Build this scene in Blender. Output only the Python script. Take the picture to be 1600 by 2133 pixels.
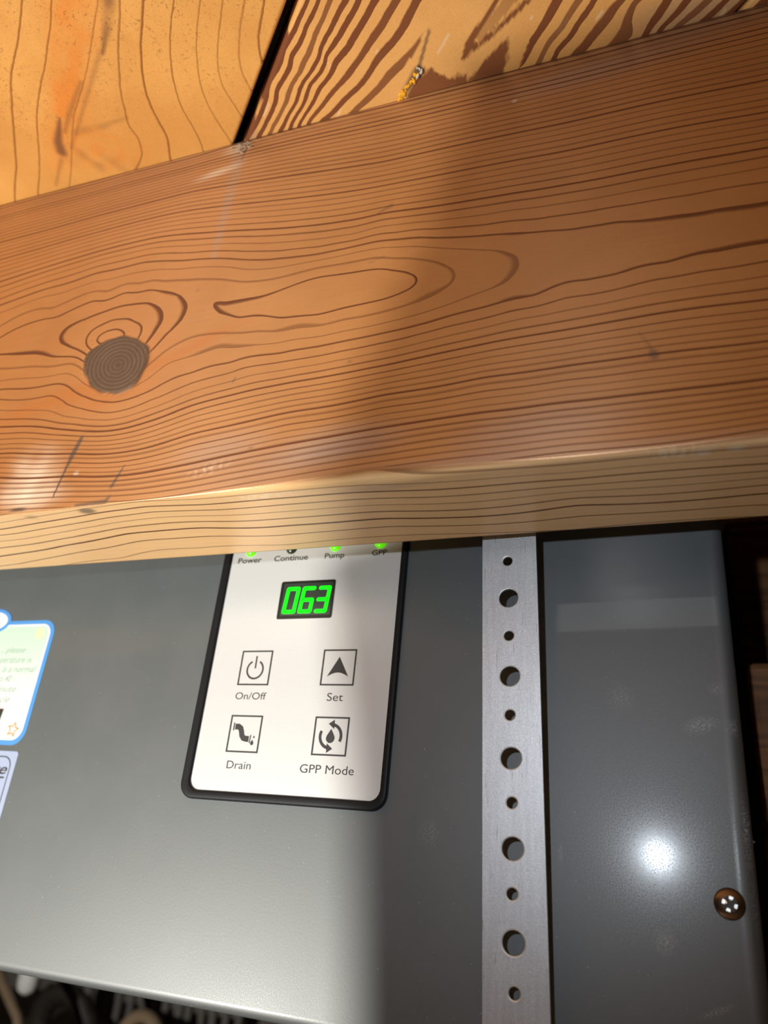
import bpy, bmesh, math, random
import numpy as np
from mathutils import Vector, Matrix

for o in list(bpy.data.objects):
    bpy.data.objects.remove(o, do_unlink=True)
S = bpy.context.scene
COL = S.collection
MM = 0.001
H = 0.300                      # camera height above the crawl-space ground (m)

# ------------------------------------------------------------------ camera
cam_d = bpy.data.cameras.new('camera')
cam = bpy.data.objects.new('camera', cam_d)
COL.objects.link(cam)
RIGHT = Vector((0.94434844, 0.32135305, 0.07027256))
UP = Vector((0.07897516, -0.42887053, 0.89990721))
FWD = Vector((-0.31932576, 0.84427619, 0.43038212))
cm = Matrix.Identity(4)
for r in range(3):
    cm[r][0], cm[r][1], cm[r][2] = RIGHT[r], UP[r], -FWD[r]
cm[2][3] = H
cam.matrix_world = cm
cam_d.sensor_fit = 'VERTICAL'
cam_d.sensor_height = 36.0
cam_d.sensor_width = 27.0
cam_d.lens = 36.0 * 1600.2555 / 2133.0
cam_d.clip_start = 0.005
cam_d.clip_end = 50
cam_d.dof.use_dof = True
cam_d.dof.focus_distance = 0.212
cam_d.dof.aperture_fstop = 12.0
S.camera = cam

# ------------------------------------------------------------------ world, lamps, exposure
W = bpy.data.worlds.new('world')
S.world = W
W.use_nodes = True
W.node_tree.nodes['Background'].inputs[0].default_value = (1.0, 0.86, 0.72, 1)
W.node_tree.nodes['Background'].inputs[1].default_value = 0.012
S.view_settings.view_transform = 'Standard'
S.view_settings.look = 'None'
S.view_settings.gamma = 1
S.view_settings.exposure = 0.0
S.view_settings.use_curve_mapping = False

def P(x, y, z):
    """millimetres from the camera -> world metres"""
    return Vector((x * MM, y * MM, z * MM + H))

def lamp(name, kind, loc, energy, color, size):
    d = bpy.data.lights.new(name, kind)
    d.energy = energy
    d.color = color
    d.shadow_soft_size = size
    o = bpy.data.objects.new(name, d)
    o.location = loc
    COL.objects.link(o)
    return o
# the phone's own flash, a thumb's width up and left of its lens
flash = lamp('phone_flash', 'SPOT', P(-27.2, -21, 20.8), 0.98, (0.82, 0.91, 1.0), 0.0028)
flash.data.spot_size = math.radians(110)
flash.data.spot_blend = 0.9
flash.rotation_euler = (-FWD).to_track_quat('Z', 'Y').to_euler()
# the work light on the ground, low and to the left
LAMP = (-376.0, -180.0, -157.0)
AIM = (-110.0, 152.0, 130.0)
work = lamp('work_light', 'SPOT', P(*LAMP), 15.6, (1.0, 0.985, 0.90), 0.0021)
work.data.spot_size = math.radians(176)
work.data.spot_blend = 0.3
work.rotation_euler = (P(*LAMP) - P(*AIM)).to_track_quat('Z', 'Y').to_euler()

# ------------------------------------------------------------------ helpers
def tag(o, label=None, cat=None, group=None, kind=None):
    if label: o['label'] = label
    if cat: o['category'] = cat
    if group: o['group'] = group
    if kind: o['kind'] = kind
    return o

def link(name, me, mat=None, parent=None, smooth=False):
    o = bpy.data.objects.new(name, me)
    if mat is not None: me.materials.append(mat)
    if parent is not None: o.parent = parent
    if smooth:
        for p in me.polygons: p.use_smooth = True
    COL.objects.link(o)
    return o

def empty(name, loc=(0, 0, 0), parent=None):
    o = bpy.data.objects.new(name, None)
    o.empty_display_size = 0.02
    o.location = loc
    if parent is not None: o.parent = parent
    COL.objects.link(o)
    return o

def bm_mesh(name, bm):
    me = bpy.data.meshes.new(name)
    bm.normal_update()
    bm.to_mesh(me)
    bm.free()
    return me

def grid_faces(ni, nj, base=0, flip=False):
    a = np.arange(ni * nj).reshape(ni, nj) + base
    q = np.stack([a[:-1, :-1], a[1:, :-1], a[1:, 1:], a[:-1, 1:]], -1).reshape(-1, 4)
    return q[:, ::-1] if flip else q

def np_mesh(name, verts, quads, attrs=None, smooth=True):
    me = bpy.data.meshes.new(name)
    me.vertices.add(len(verts))
    me.vertices.foreach_set('co', np.ascontiguousarray(verts, dtype=np.float32).ravel())
    n = len(quads)
    me.loops.add(n * 4)
    me.loops.foreach_set('vertex_index', np.ascontiguousarray(quads, dtype=np.int32).ravel())
    me.polygons.add(n)
    me.polygons.foreach_set('loop_start', np.arange(0, n * 4, 4, dtype=np.int32))
    me.polygons.foreach_set('use_smooth', np.full(n, smooth, dtype=bool))
    me.update(calc_edges=True)
    me.validate()
    for k, v in (attrs or {}).items():
        at = me.attributes.new(k, 'FLOAT', 'POINT')
        at.data.foreach_set('value', np.ascontiguousarray(v, dtype=np.float32).ravel())
    return me

def bm_box(bm, x0, x1, y0, y1, z0, z1, bevel=0.0, seg=2):
    vs = [bm.verts.new(p) for p in ((x0,y0,z0),(x1,y0,z0),(x1,y1,z0),(x0,y1,z0),(x0,y0,z1),(x1,y0,z1),(x1,y1,z1),(x0,y1,z1))]
    fs = [bm.faces.new([vs[i] for i in q]) for q in ((3,2,1,0),(4,5,6,7),(0,1,5,4),(1,2,6,5),(2,3,7,6),(3,0,4,7))]
    if bevel:
        es = {e for f in fs for e in f.edges}
        bmesh.ops.bevel(bm, geom=list(es), offset=bevel, segments=seg, profile=0.5, affect='EDGES')

def rrect(u0, u1, v0, v1, r, n=6):
    pts = []
    for cx, cy, a0 in ((u1 - r, v1 - r, 0), (u0 + r, v1 - r, 90), (u0 + r, v0 + r, 180), (u1 - r, v0 + r, 270)):
        for i in range(n + 1):
            a = math.radians(a0 + 90 * i / n)
            pts.append((cx + r * math.cos(a), cy + r * math.sin(a)))
    return pts

def bm_prism(bm, pts, y0, y1, bev=0.0):
    """pts (u, v) counter-clockwise seen from the front (-Y); front cap at y0, back at y1"""
    n = len(pts)
    A = [bm.verts.new((u, y0, v)) for u, v in pts]
    B = [bm.verts.new((u, y1, v)) for u, v in pts]
    f = bm.faces.new(A)
    bm.faces.new(B[::-1])
    for i in range(n):
        j = (i + 1) % n
        bm.faces.new((A[j], A[i], B[i], B[j]))
    if bev:
        bmesh.ops.bevel(bm, geom=list(f.edges), offset=bev, segments=2, profile=0.5, affect='EDGES')

def bm_ring(bm, out, inn, y0, y1):
    """frame between two outlines of equal point count"""
    n = len(out)
    OA = [bm.verts.new((u, y0, v)) for u, v in out]; IA = [bm.verts.new((u, y0, v)) for u, v in inn]
    OB = [bm.verts.new((u, y1, v)) for u, v in out]; IB = [bm.verts.new((u, y1, v)) for u, v in inn]
    for i in range(n):
        j = (i + 1) % n
        bm.faces.new((OA[i], OA[j], IA[j], IA[i]))
        bm.faces.new((OA[j], OA[i], OB[i], OB[j]))
        bm.faces.new((IA[i], IA[j], IB[j], IB[i]))
        bm.faces.new((OB[j], OB[i], IB[i], IB[j]))

def bm_tube(bm, pts, radii, n=10, caps=True):
    rings = []
    for i, p in enumerate(pts):
        p = Vector(p)
        d = (Vector(pts[min(i + 1, len(pts) - 1)]) - Vector(pts[max(i - 1, 0)])).normalized()
        a = d.orthogonal().normalized() if i == 0 else (rings_a - d * rings_a.dot(d)).normalized()
        rings_a = a
        b = d.cross(a)
        r = radii[i] if hasattr(radii, '__len__') else radii
        rings.append([bm.verts.new(p + (a * math.cos(2*math.pi*k/n) + b * math.sin(2*math.pi*k/n)) * r) for k in range(n)])
    for A, B in zip(rings[:-1], rings[1:]):
        for k in range(n):
            bm.faces.new((A[k], A[(k+1) % n], B[(k+1) % n], B[k]))
    if caps:
        bm.faces.new(rings[0][::-1]); bm.faces.new(rings[-1])

# ------------------------------------------------------------------ materials
class NT:
    def __init__(self, name):
        self.m = bpy.data.materials.new(name)
        self.m.use_nodes = True
        self.t = self.m.node_tree
        self.b = self.t.nodes['Principled BSDF']
    def n(self, typ, **kw):
        nd = self.t.nodes.new(typ)
        for k, v in kw.items(): setattr(nd, k, v)
        return nd
    def set(self, sock, v):
        if isinstance(v, bpy.types.NodeSocket): self.t.links.new(v, sock)
        else: sock.default_value = v
    def math(self, op, a, b=None, c=None, clamp=False):
        nd = self.n('ShaderNodeMath', operation=op, use_clamp=clamp)
        self.set(nd.inputs[0], a)
        if b is not None: self.set(nd.inputs[1], b)
        if c is not None: self.set(nd.inputs[2], c)
        return nd.outputs[0]
    def mix(self, f, a, b, blend='MIX'):
        nd = self.n('ShaderNodeMix', data_type='RGBA', blend_type=blend)
        self.set(nd.inputs[0], f)
        self.set(nd.inputs[6], a); self.set(nd.inputs[7], b)
        return nd.outputs[2]
    def attr(self, name):
        return self.n('ShaderNodeAttribute', attribute_name=name).outputs['Fac']
    def coord(self, scale=(1, 1, 1), rot=(0, 0, 0)):
        mp = self.n('ShaderNodeMapping')
        mp.inputs['Scale'].default_value = scale
        mp.inputs['Rotation'].default_value = rot
        self.t.links.new(self.n('ShaderNodeTexCoord').outputs['Object'], mp.inputs[0])
        return mp.outputs[0]
    def noise(self, vec, scale, detail=3, rough=0.55, dist=0.0):
        nd = self.n('ShaderNodeTexNoise')
        nd.inputs['Scale'].default_value = scale; nd.inputs['Detail'].default_value = detail
        nd.inputs['Roughness'].default_value = rough; nd.inputs['Distortion'].default_value = dist
        if vec is not None: self.t.links.new(vec, nd.inputs['Vector'])
        return nd.outputs['Fac']
    def ramp(self, v, a, b, lo=0.0, hi=1.0):
        nd = self.n('ShaderNodeMapRange', interpolation_type='SMOOTHSTEP')
        self.set(nd.inputs[0], v)
        nd.inputs[1].default_value = a; nd.inputs[2].default_value = b
        nd.inputs[3].default_value = lo; nd.inputs[4].default_value = hi
        return nd.outputs[0]
    def white(self, v):
        nd = self.n('ShaderNodeTexWhiteNoise', noise_dimensions='1D')
        self.set(nd.inputs['W'], v)
        return nd.outputs['Value']
    def bump(self, h, strength, dist=0.001):
        nd = self.n('ShaderNodeBump')
        nd.inputs['Strength'].default_value = strength; nd.inputs['Distance'].default_value = dist
        self.set(nd.inputs['Height'], h)
        self.t.links.new(nd.outputs[0], self.b.inputs['Normal'])
    def out(self, color=None, rough=None, **kw):
        if color is not None: self.set(self.b.inputs['Base Color'], color)
        if rough is not None: self.set(self.b.inputs['Roughness'], rough)
        for k, v in kw.items(): self.set(self.b.inputs[k.replace('_', ' ')], v)
        return self.m

def rgb(*c): return (c[0], c[1], c[2], 1.0)

def ring_wood(name, early_a, early_b, late, frac, wconst, stretch, amber, line_gain=1.0, under=None, soft=0.6, rough=0.47, spark=1.0, pits=0.0, jitter=0.45, mark_col=(0.045, 0.035, 0.03), aniso=0.0, spec=0.5, bump=0.42, tint=None):
    """wood whose growth rings follow the mesh's 'ring' field (whole numbers are latewood lines)"""
    k = NT(name)
    F, G = k.attr('ring'), k.attr('grad')
    jit = k.noise(k.coord(stretch), 420, 4, 0.6)
    Fj = k.math('ADD', F, k.math('MULTIPLY', k.math('SUBTRACT', jit, 0.5), k.math('MINIMUM', k.math('MULTIPLY', G, jitter), 0.35)))
    nearest = k.math('FLOOR', k.math('ADD', Fj, 0.5))
    fr = k.math('SUBTRACT', Fj, nearest)
    d = k.math('DIVIDE', fr, k.math('MAXIMUM', G, 0.004))          # mm to the line, + outside
    r1 = k.white(k.math('ADD', nearest, 3.37)); r2 = k.white(k.math('ADD', nearest, 71.9))
    w = k.math('ADD', k.math('MULTIPLY_ADD', r1, wconst * 0.9, wconst * 0.45), k.math('DIVIDE', frac, k.math('MAXIMUM', G, 0.02)))
    along = k.noise(k.coord(stretch), 60, 3)
    w = k.math('MULTIPLY', w, k.math('MULTIPLY_ADD', along, 1.0, 0.5))
    w = k.math('ADD', w, k.math('MULTIPLY', k.attr('wide'), 1.6))
    inner = k.math('DIVIDE', k.math('ADD', d, w), k.math('MULTIPLY', w, soft))      # 0 at the soft side
    inner = k.math('MINIMUM', k.math('MAXIMUM', inner, 0.0), 1.0)
    outer = k.ramp(d, 0.02, 0.20, 1.0, 0.0)
    line = k.math('MULTIPLY', inner, outer)
    strength = k.math('MULTIPLY', k.math('MULTIPLY_ADD', r2, 0.5, 0.58), line_gain)
    line = k.math('MULTIPLY', line, strength, clamp=True)
    line = k.math('MULTIPLY', line, k.math('SUBTRACT', 1.0, k.math('MAXIMUM', k.attr('calm'), k.attr('knot'))))
    line = k.math('MAXIMUM', line, k.math('MULTIPLY', k.attr('figure'), 0.95))
    big = k.noise(k.coord((1, 1, 1)), 26, 3)
    fib = k.noise(k.coord(stretch), 1500, 5, 0.7)
    fine = k.noise(k.coord((1, 1, 1)), 2600, 3, 0.7)
    base = k.mix(k.ramp(big, 0.35, 0.68), early_a, early_b)
    if under:
        base = k.mix(k.math('MULTIPLY', k.attr('under'), 0.92), base, under)
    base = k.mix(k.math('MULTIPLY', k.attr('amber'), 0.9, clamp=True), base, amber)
    base = k.mix(k.attr('grey'), base, rgb(0.27, 0.20, 0.155))
    base = k.mix(k.attr('pale'), base, rgb(0.78, 0.66, 0.50))
    col = k.mix(line, base, late)
    col = k.mix(0.35, col, k.mix(fib, rgb(0.55, 0.55, 0.55), rgb(1.45, 1.45, 1.45)), 'MULTIPLY')
    col = k.mix(0.25, col, k.mix(fine, rgb(0.6, 0.6, 0.6), rgb(1.4, 1.4, 1.4)), 'MULTIPLY')
    if pits:
        pv = k.noise(k.coord((1, 1, 1), ), 900, 2, 0.5, 1.5)
        col = k.mix(k.math('MULTIPLY', k.ramp(pv, 0.60, 0.68), k.math('MULTIPLY', k.attr('pits'), pits)), col, rgb(0.20, 0.08, 0.02))
    # dead knot
    kr = k.attr('knotring')
    kw = k.math('MULTIPLY_ADD', k.math('SINE', k.math('MULTIPLY_ADD', kr, 6.2832, k.math('MULTIPLY', fine, 4.0))), 0.5, 0.5)
    kcol = k.mix(k.math('MULTIPLY', kw, k.noise(k.coord((1, 1, 1)), 160, 3)), rgb(0.078, 0.050, 0.034), rgb(0.155, 0.105, 0.075))
    kcol = k.mix(k.ramp(fine, 0.55, 0.75), kcol, rgb(0.045, 0.028, 0.018))
    col = k.mix(k.attr('knot'), col, kcol)
    col = k.mix(k.math('MULTIPLY', k.attr('mark'), k.math('MULTIPLY_ADD', fine, 0.5, 0.75), clamp=True), col, rgb(*mark_col))
    h = k.math('ADD', k.math('MULTIPLY', fine, 0.6 * spark), k.math('MULTIPLY', fib, 0.6))
    h = k.math('SUBTRACT', h, k.math('MULTIPLY', line, -0.25))
    k.bump(h, bump, 0.00022)
    rg = k.math('SUBTRACT', rough, k.math('MULTIPLY', k.attr('pale'), 0.18))
    if aniso:
        tg = k.n('ShaderNodeTangent', direction_type='RADIAL', axis='X')
        k.t.links.new(tg.outputs[0], k.b.inputs['Tangent'])
        k.b.inputs['Anisotropic'].default_value = aniso
    if tint: k.b.inputs['Specular Tint'].default_value = rgb(*tint); k.b.inputs['IOR'].default_value = 1.8
    cut = k.math('MULTIPLY', k.math('SUBTRACT', 1.0, k.math('MULTIPLY', line, 0.75)), k.math('SUBTRACT', 1.0, k.math('MULTIPLY', k.math('MAXIMUM', k.attr('under'), k.attr('knot')), 0.8)))
    return k.out(col, rg, Specular_IOR_Level=k.math('MULTIPLY', cut, spec))

M = {}
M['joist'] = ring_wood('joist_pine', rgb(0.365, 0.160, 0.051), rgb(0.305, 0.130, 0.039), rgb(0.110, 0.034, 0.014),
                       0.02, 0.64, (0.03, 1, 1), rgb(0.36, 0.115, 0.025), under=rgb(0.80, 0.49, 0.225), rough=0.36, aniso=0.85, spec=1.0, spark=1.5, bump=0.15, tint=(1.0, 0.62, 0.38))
M['left_plank'] = ring_wood('golden_pine', rgb(0.63, 0.305, 0.075), rgb(0.54, 0.24, 0.053), rgb(0.25, 0.085, 0.020),
                        0.01, 0.74, (1, 1, 1), rgb(0.60, 0.18, 0.022), line_gain=0.9, pits=0.6, mark_col=(0.13, 0.045, 0.018), jitter=0.5)
M['right_plank'] = ring_wood('striped_pine', rgb(0.64, 0.32, 0.095), rgb(0.57, 0.27, 0.075), rgb(0.165, 0.052, 0.020),
                         0.42, 0.15, (1, 1, 1), rgb(0.5, 0.2, 0.04), soft=0.2, line_gain=1.4, jitter=0.4, mark_col=(0.06, 0.03, 0.018))

def plain_wood(name, a, b, axis_scale, scale=30):
    k = NT(name)
    v = k.coord(axis_scale)
    n1 = k.noise(v, scale, 4, 0.6, 0.8)
    n2 = k.noise(v, scale * 14, 4, 0.7)
    st = k.math('PINGPONG', k.math('MULTIPLY', n1, 9.0), 0.5)
    c = k.mix(k.ramp(st, 0.0, 0.45), b, a)
    c = k.mix(0.4, c, k.mix(n2, rgb(0.5, 0.5, 0.5), rgb(1.5, 1.5, 1.5)), 'MULTIPLY')
    k.bump(n2, 0.3, 0.0003)
    return k.out(c, 0.6)
M['rough_wood'] = plain_wood('rough_sawn_pine', rgb(0.27, 0.115, 0.038), rgb(0.15, 0.06, 0.02), (0.06, 1, 1))
M['post_wood'] = plain_wood('post_pine', rgb(0.42, 0.20, 0.075), rgb(0.25, 0.10, 0.035), (1, 1, 0.06))
M['dark_wood'] = plain_wood('dark_board', rgb(0.035, 0.022, 0.014), rgb(0.02, 0.012, 0.008), (1, 1, 1))

def flat(name, c, rough=0.5, metallic=0.0, grain=0.0, gscale=900, spec=0.5, emit=None):
    k = NT(name)
    col = c
    if grain:
        nz = k.noise(k.coord((1, 1, 1)), gscale, 3, 0.7)
        col = k.mix(grain, c, k.mix(nz, rgb(0.3, 0.3, 0.3), rgb(1.7, 1.7, 1.7)), 'MULTIPLY')
        k.bump(nz, 0.25, 0.0001)
    if emit:
        k.set(k.b.inputs['Emission Color'], c); k.b.inputs['Emission Strength'].default_value = emit
    return k.out(col, rough, Metallic=metallic, Specular_IOR_Level=spec)

def enamel():
    k = NT('grey_enamel')
    pe = k.noise(k.coord((1, 1, 1)), 1300, 3, 0.6)
    sm = k.noise(k.coord((1, 1, 1)), 45, 4, 0.6)
    dots = k.noise(k.coord((1, 1, 1)), 1500, 0, 0.5)
    col = k.mix(k.ramp(sm, 0.3, 0.75), rgb(0.076, 0.086, 0.089), rgb(0.086, 0.095, 0.098))
    col = k.mix(k.math('MULTIPLY', k.ramp(dots, 0.83, 0.87), 0.35), col, rgb(0.6, 0.6, 0.58))
    sc = k.math('MULTIPLY', k.attr('scuff'), k.ramp(k.noise(k.coord((1, 1, 3.2), (0, math.radians(35), 0)), 1500, 5, 0.8), 0.50, 0.62), clamp=True)
    col = k.mix(sc, col, rgb(0.62, 0.64, 0.66))
    col = k.mix(k.math('MULTIPLY', k.attr('film_reflection'), 0.30), col, rgb(0.34, 0.33, 0.31))
    k.bump(pe, 0.16, 0.0001)
    return k.out(col, k.math('MULTIPLY_ADD', sm, 0.05, 0.475), Specular_IOR_Level=1.0, IOR=1.5, Coat_Weight=0.40, Coat_Roughness=k.ramp(k.noise(k.coord((1, 1, 1)), 3200, 2, 0.6), 0.3, 0.7, 0.08, 0.24))
M['enamel'] = enamel()

def galvanised():
    k = NT('galvanised_steel')
    n1 = k.noise(k.coord((1, 1, 1)), 2400, 4, 0.75)
    n2 = k.noise(k.coord((1, 1, 0.03)), 900, 3, 0.6)
    col = k.mix(n1, rgb(0.30, 0.30, 0.31), rgb(0.82, 0.82, 0.84))
    n3 = k.noise(k.coord((1, 1, 0.01)), 1600, 2, 0.5)
    col = k.mix(k.math('MULTIPLY', k.ramp(n3, 0.27, 0.33, 1.0, 0.0), 0.45), col, rgb(0.16, 0.15, 0.15))
    col = k.mix(k.math('MULTIPLY', k.ramp(n2, 0.3, 0.7), 0.25), col, rgb(0.35, 0.35, 0.36))
    k.bump(n1, 0.30, 0.0001)
    return k.out(col, 0.48, Metallic=0.8)
M['galv'] = galvanised()
M['galv_edge'] = flat('cut_steel', rgb(0.72, 0.72, 0.70), 0.5, 0.6)

def plate():
    k = NT('silver_overlay')
    n1 = k.noise(k.coord((1, 1, 1)), 3000, 3, 0.8)
    col = k.mix(n1, rgb(0.58, 0.58, 0.575), rgb(0.80, 0.795, 0.785))
    k.bump(n1, 0.12, 0.0001)
    return k.out(col, 0.38, Metallic=0.25)
M['plate'] = plate()
M['bezel'] = flat('black_textured_plastic', rgb(0.010, 0.010, 0.011), 0.5, grain=0.5, gscale=1500, spec=0.2)
M['ink'] = flat('dark_ink', rgb(0.035, 0.03, 0.03), 0.5)
M['window'] = flat('smoked_window', rgb(0.035, 0.045, 0.038), 0.25)
M['window_rim'] = flat('window_rim', rgb(0.012, 0.013, 0.012), 0.35)
M['green'] = flat('green_led', rgb(0.0, 1.0, 0.004), 0.4, emit=1.0)
M['lime'] = flat('lime_led', rgb(0.13, 0.85, 0.002), 0.25, emit=0.55)
M['led_off'] = flat('unlit_led', rgb(0.03, 0.035, 0.02), 0.25)
M['sticker_blue'] = flat('sticker_blue', rgb(0.075, 0.27, 0.62), 0.5)
M['sticker_white'] = flat('sticker_white', rgb(0.78, 0.80, 0.82), 0.5)
M['sticker_text'] = flat('sticker_text', rgb(0.29, 0.34, 0.32), 0.6)
M['sticker_orange'] = flat('sticker_orange', rgb(0.75, 0.20, 0.03), 0.5)
M['sticker_pink'] = flat('sticker_pink', rgb(0.85, 0.62, 0.62), 0.5)
M['sticker_yellow'] = flat('sticker_yellow', rgb(0.66, 0.66, 0.42), 0.5)
M['sticker_brown'] = flat('sticker_brown', rgb(0.30, 0.16, 0.13), 0.5)
M['sticker_black'] = flat('sticker_black', rgb(0.03, 0.025, 0.02), 0.5)
M['sticker_grey'] = flat('sticker_blue_grey', rgb(0.34, 0.40, 0.56), 0.45)
def mint():
    k = NT('sticker_mint')
    sp = k.n('ShaderNodeSeparateXYZ'); k.t.links.new(k.n('ShaderNodeTexCoord').outputs['Object'], sp.inputs[0])
    f = k.ramp(sp.outputs[2], 0.036, 0.072)
    e = k.ramp(sp.outputs[2], 0.024, 0.042, 1.0, 0.0)
    c = k.mix(f, rgb(0.66, 0.70, 0.70), rgb(0.50, 0.70, 0.52))
    c = k.mix(k.math('MULTIPLY', e, 0.6), c, rgb(0.58, 0.70, 0.50))
    return k.out(c, 0.5)
M['mint'] = mint()
M['bronze'] = flat('bronze_screw', rgb(0.20, 0.135, 0.085), 0.28, 0.9)
M['recess'] = flat('bright_recess', rgb(0.72, 0.70, 0.66), 0.3, 0.8)
M['resin'] = flat('amber_resin', rgb(0.72, 0.33, 0.02), 0.25, grain=0.7, gscale=900)
M['torn'] = flat('torn_fibre', rgb(0.48, 0.42, 0.36), 0.8, grain=0.6, gscale=1400)
M['dust'] = flat('dust_fluff', rgb(0.42, 0.31, 0.21), 0.9, grain=0.5, gscale=1400)
M['pvc'] = flat('white_pvc', rgb(0.85, 0.85, 0.84), 0.35)
M['hose'] = flat('tan_hose', rgb(0.27, 0.19, 0.12), 0.5)
M['duct'] = flat('black_duct', rgb(0.035, 0.028, 0.022), 0.6)
M['lath'] = flat('grey_lath', rgb(0.26, 0.24, 0.22), 0.8, grain=0.5, gscale=120)
M['stone'] = flat('brown_stone', rgb(0.40, 0.29, 0.25), 0.9, grain=0.6, gscale=150)
M['block'] = flat('foundation_block', rgb(0.22, 0.19, 0.165), 0.9, grain=0.6, gscale=160)
M['occluder_mat'] = flat('occluder_brown', rgb(0.38, 0.25, 0.14), 0.8, grain=0.2)  # surface of the added light-blocking sheet
def soil():
    k = NT('crawl_soil')
    n1 = k.noise(k.coord((1, 1, 1)), 14, 6, 0.65)
    n2 = k.noise(k.coord((1, 1, 1)), 120, 5, 0.7)
    c = k.mix(n1, rgb(0.14, 0.105, 0.08), rgb(0.34, 0.26, 0.21))
    k.bump(k.math('ADD', n1, k.math('MULTIPLY', n2, 0.4)), 0.8, 0.01)
    return k.out(c, 0.95)
M['soil'] = soil()

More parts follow.
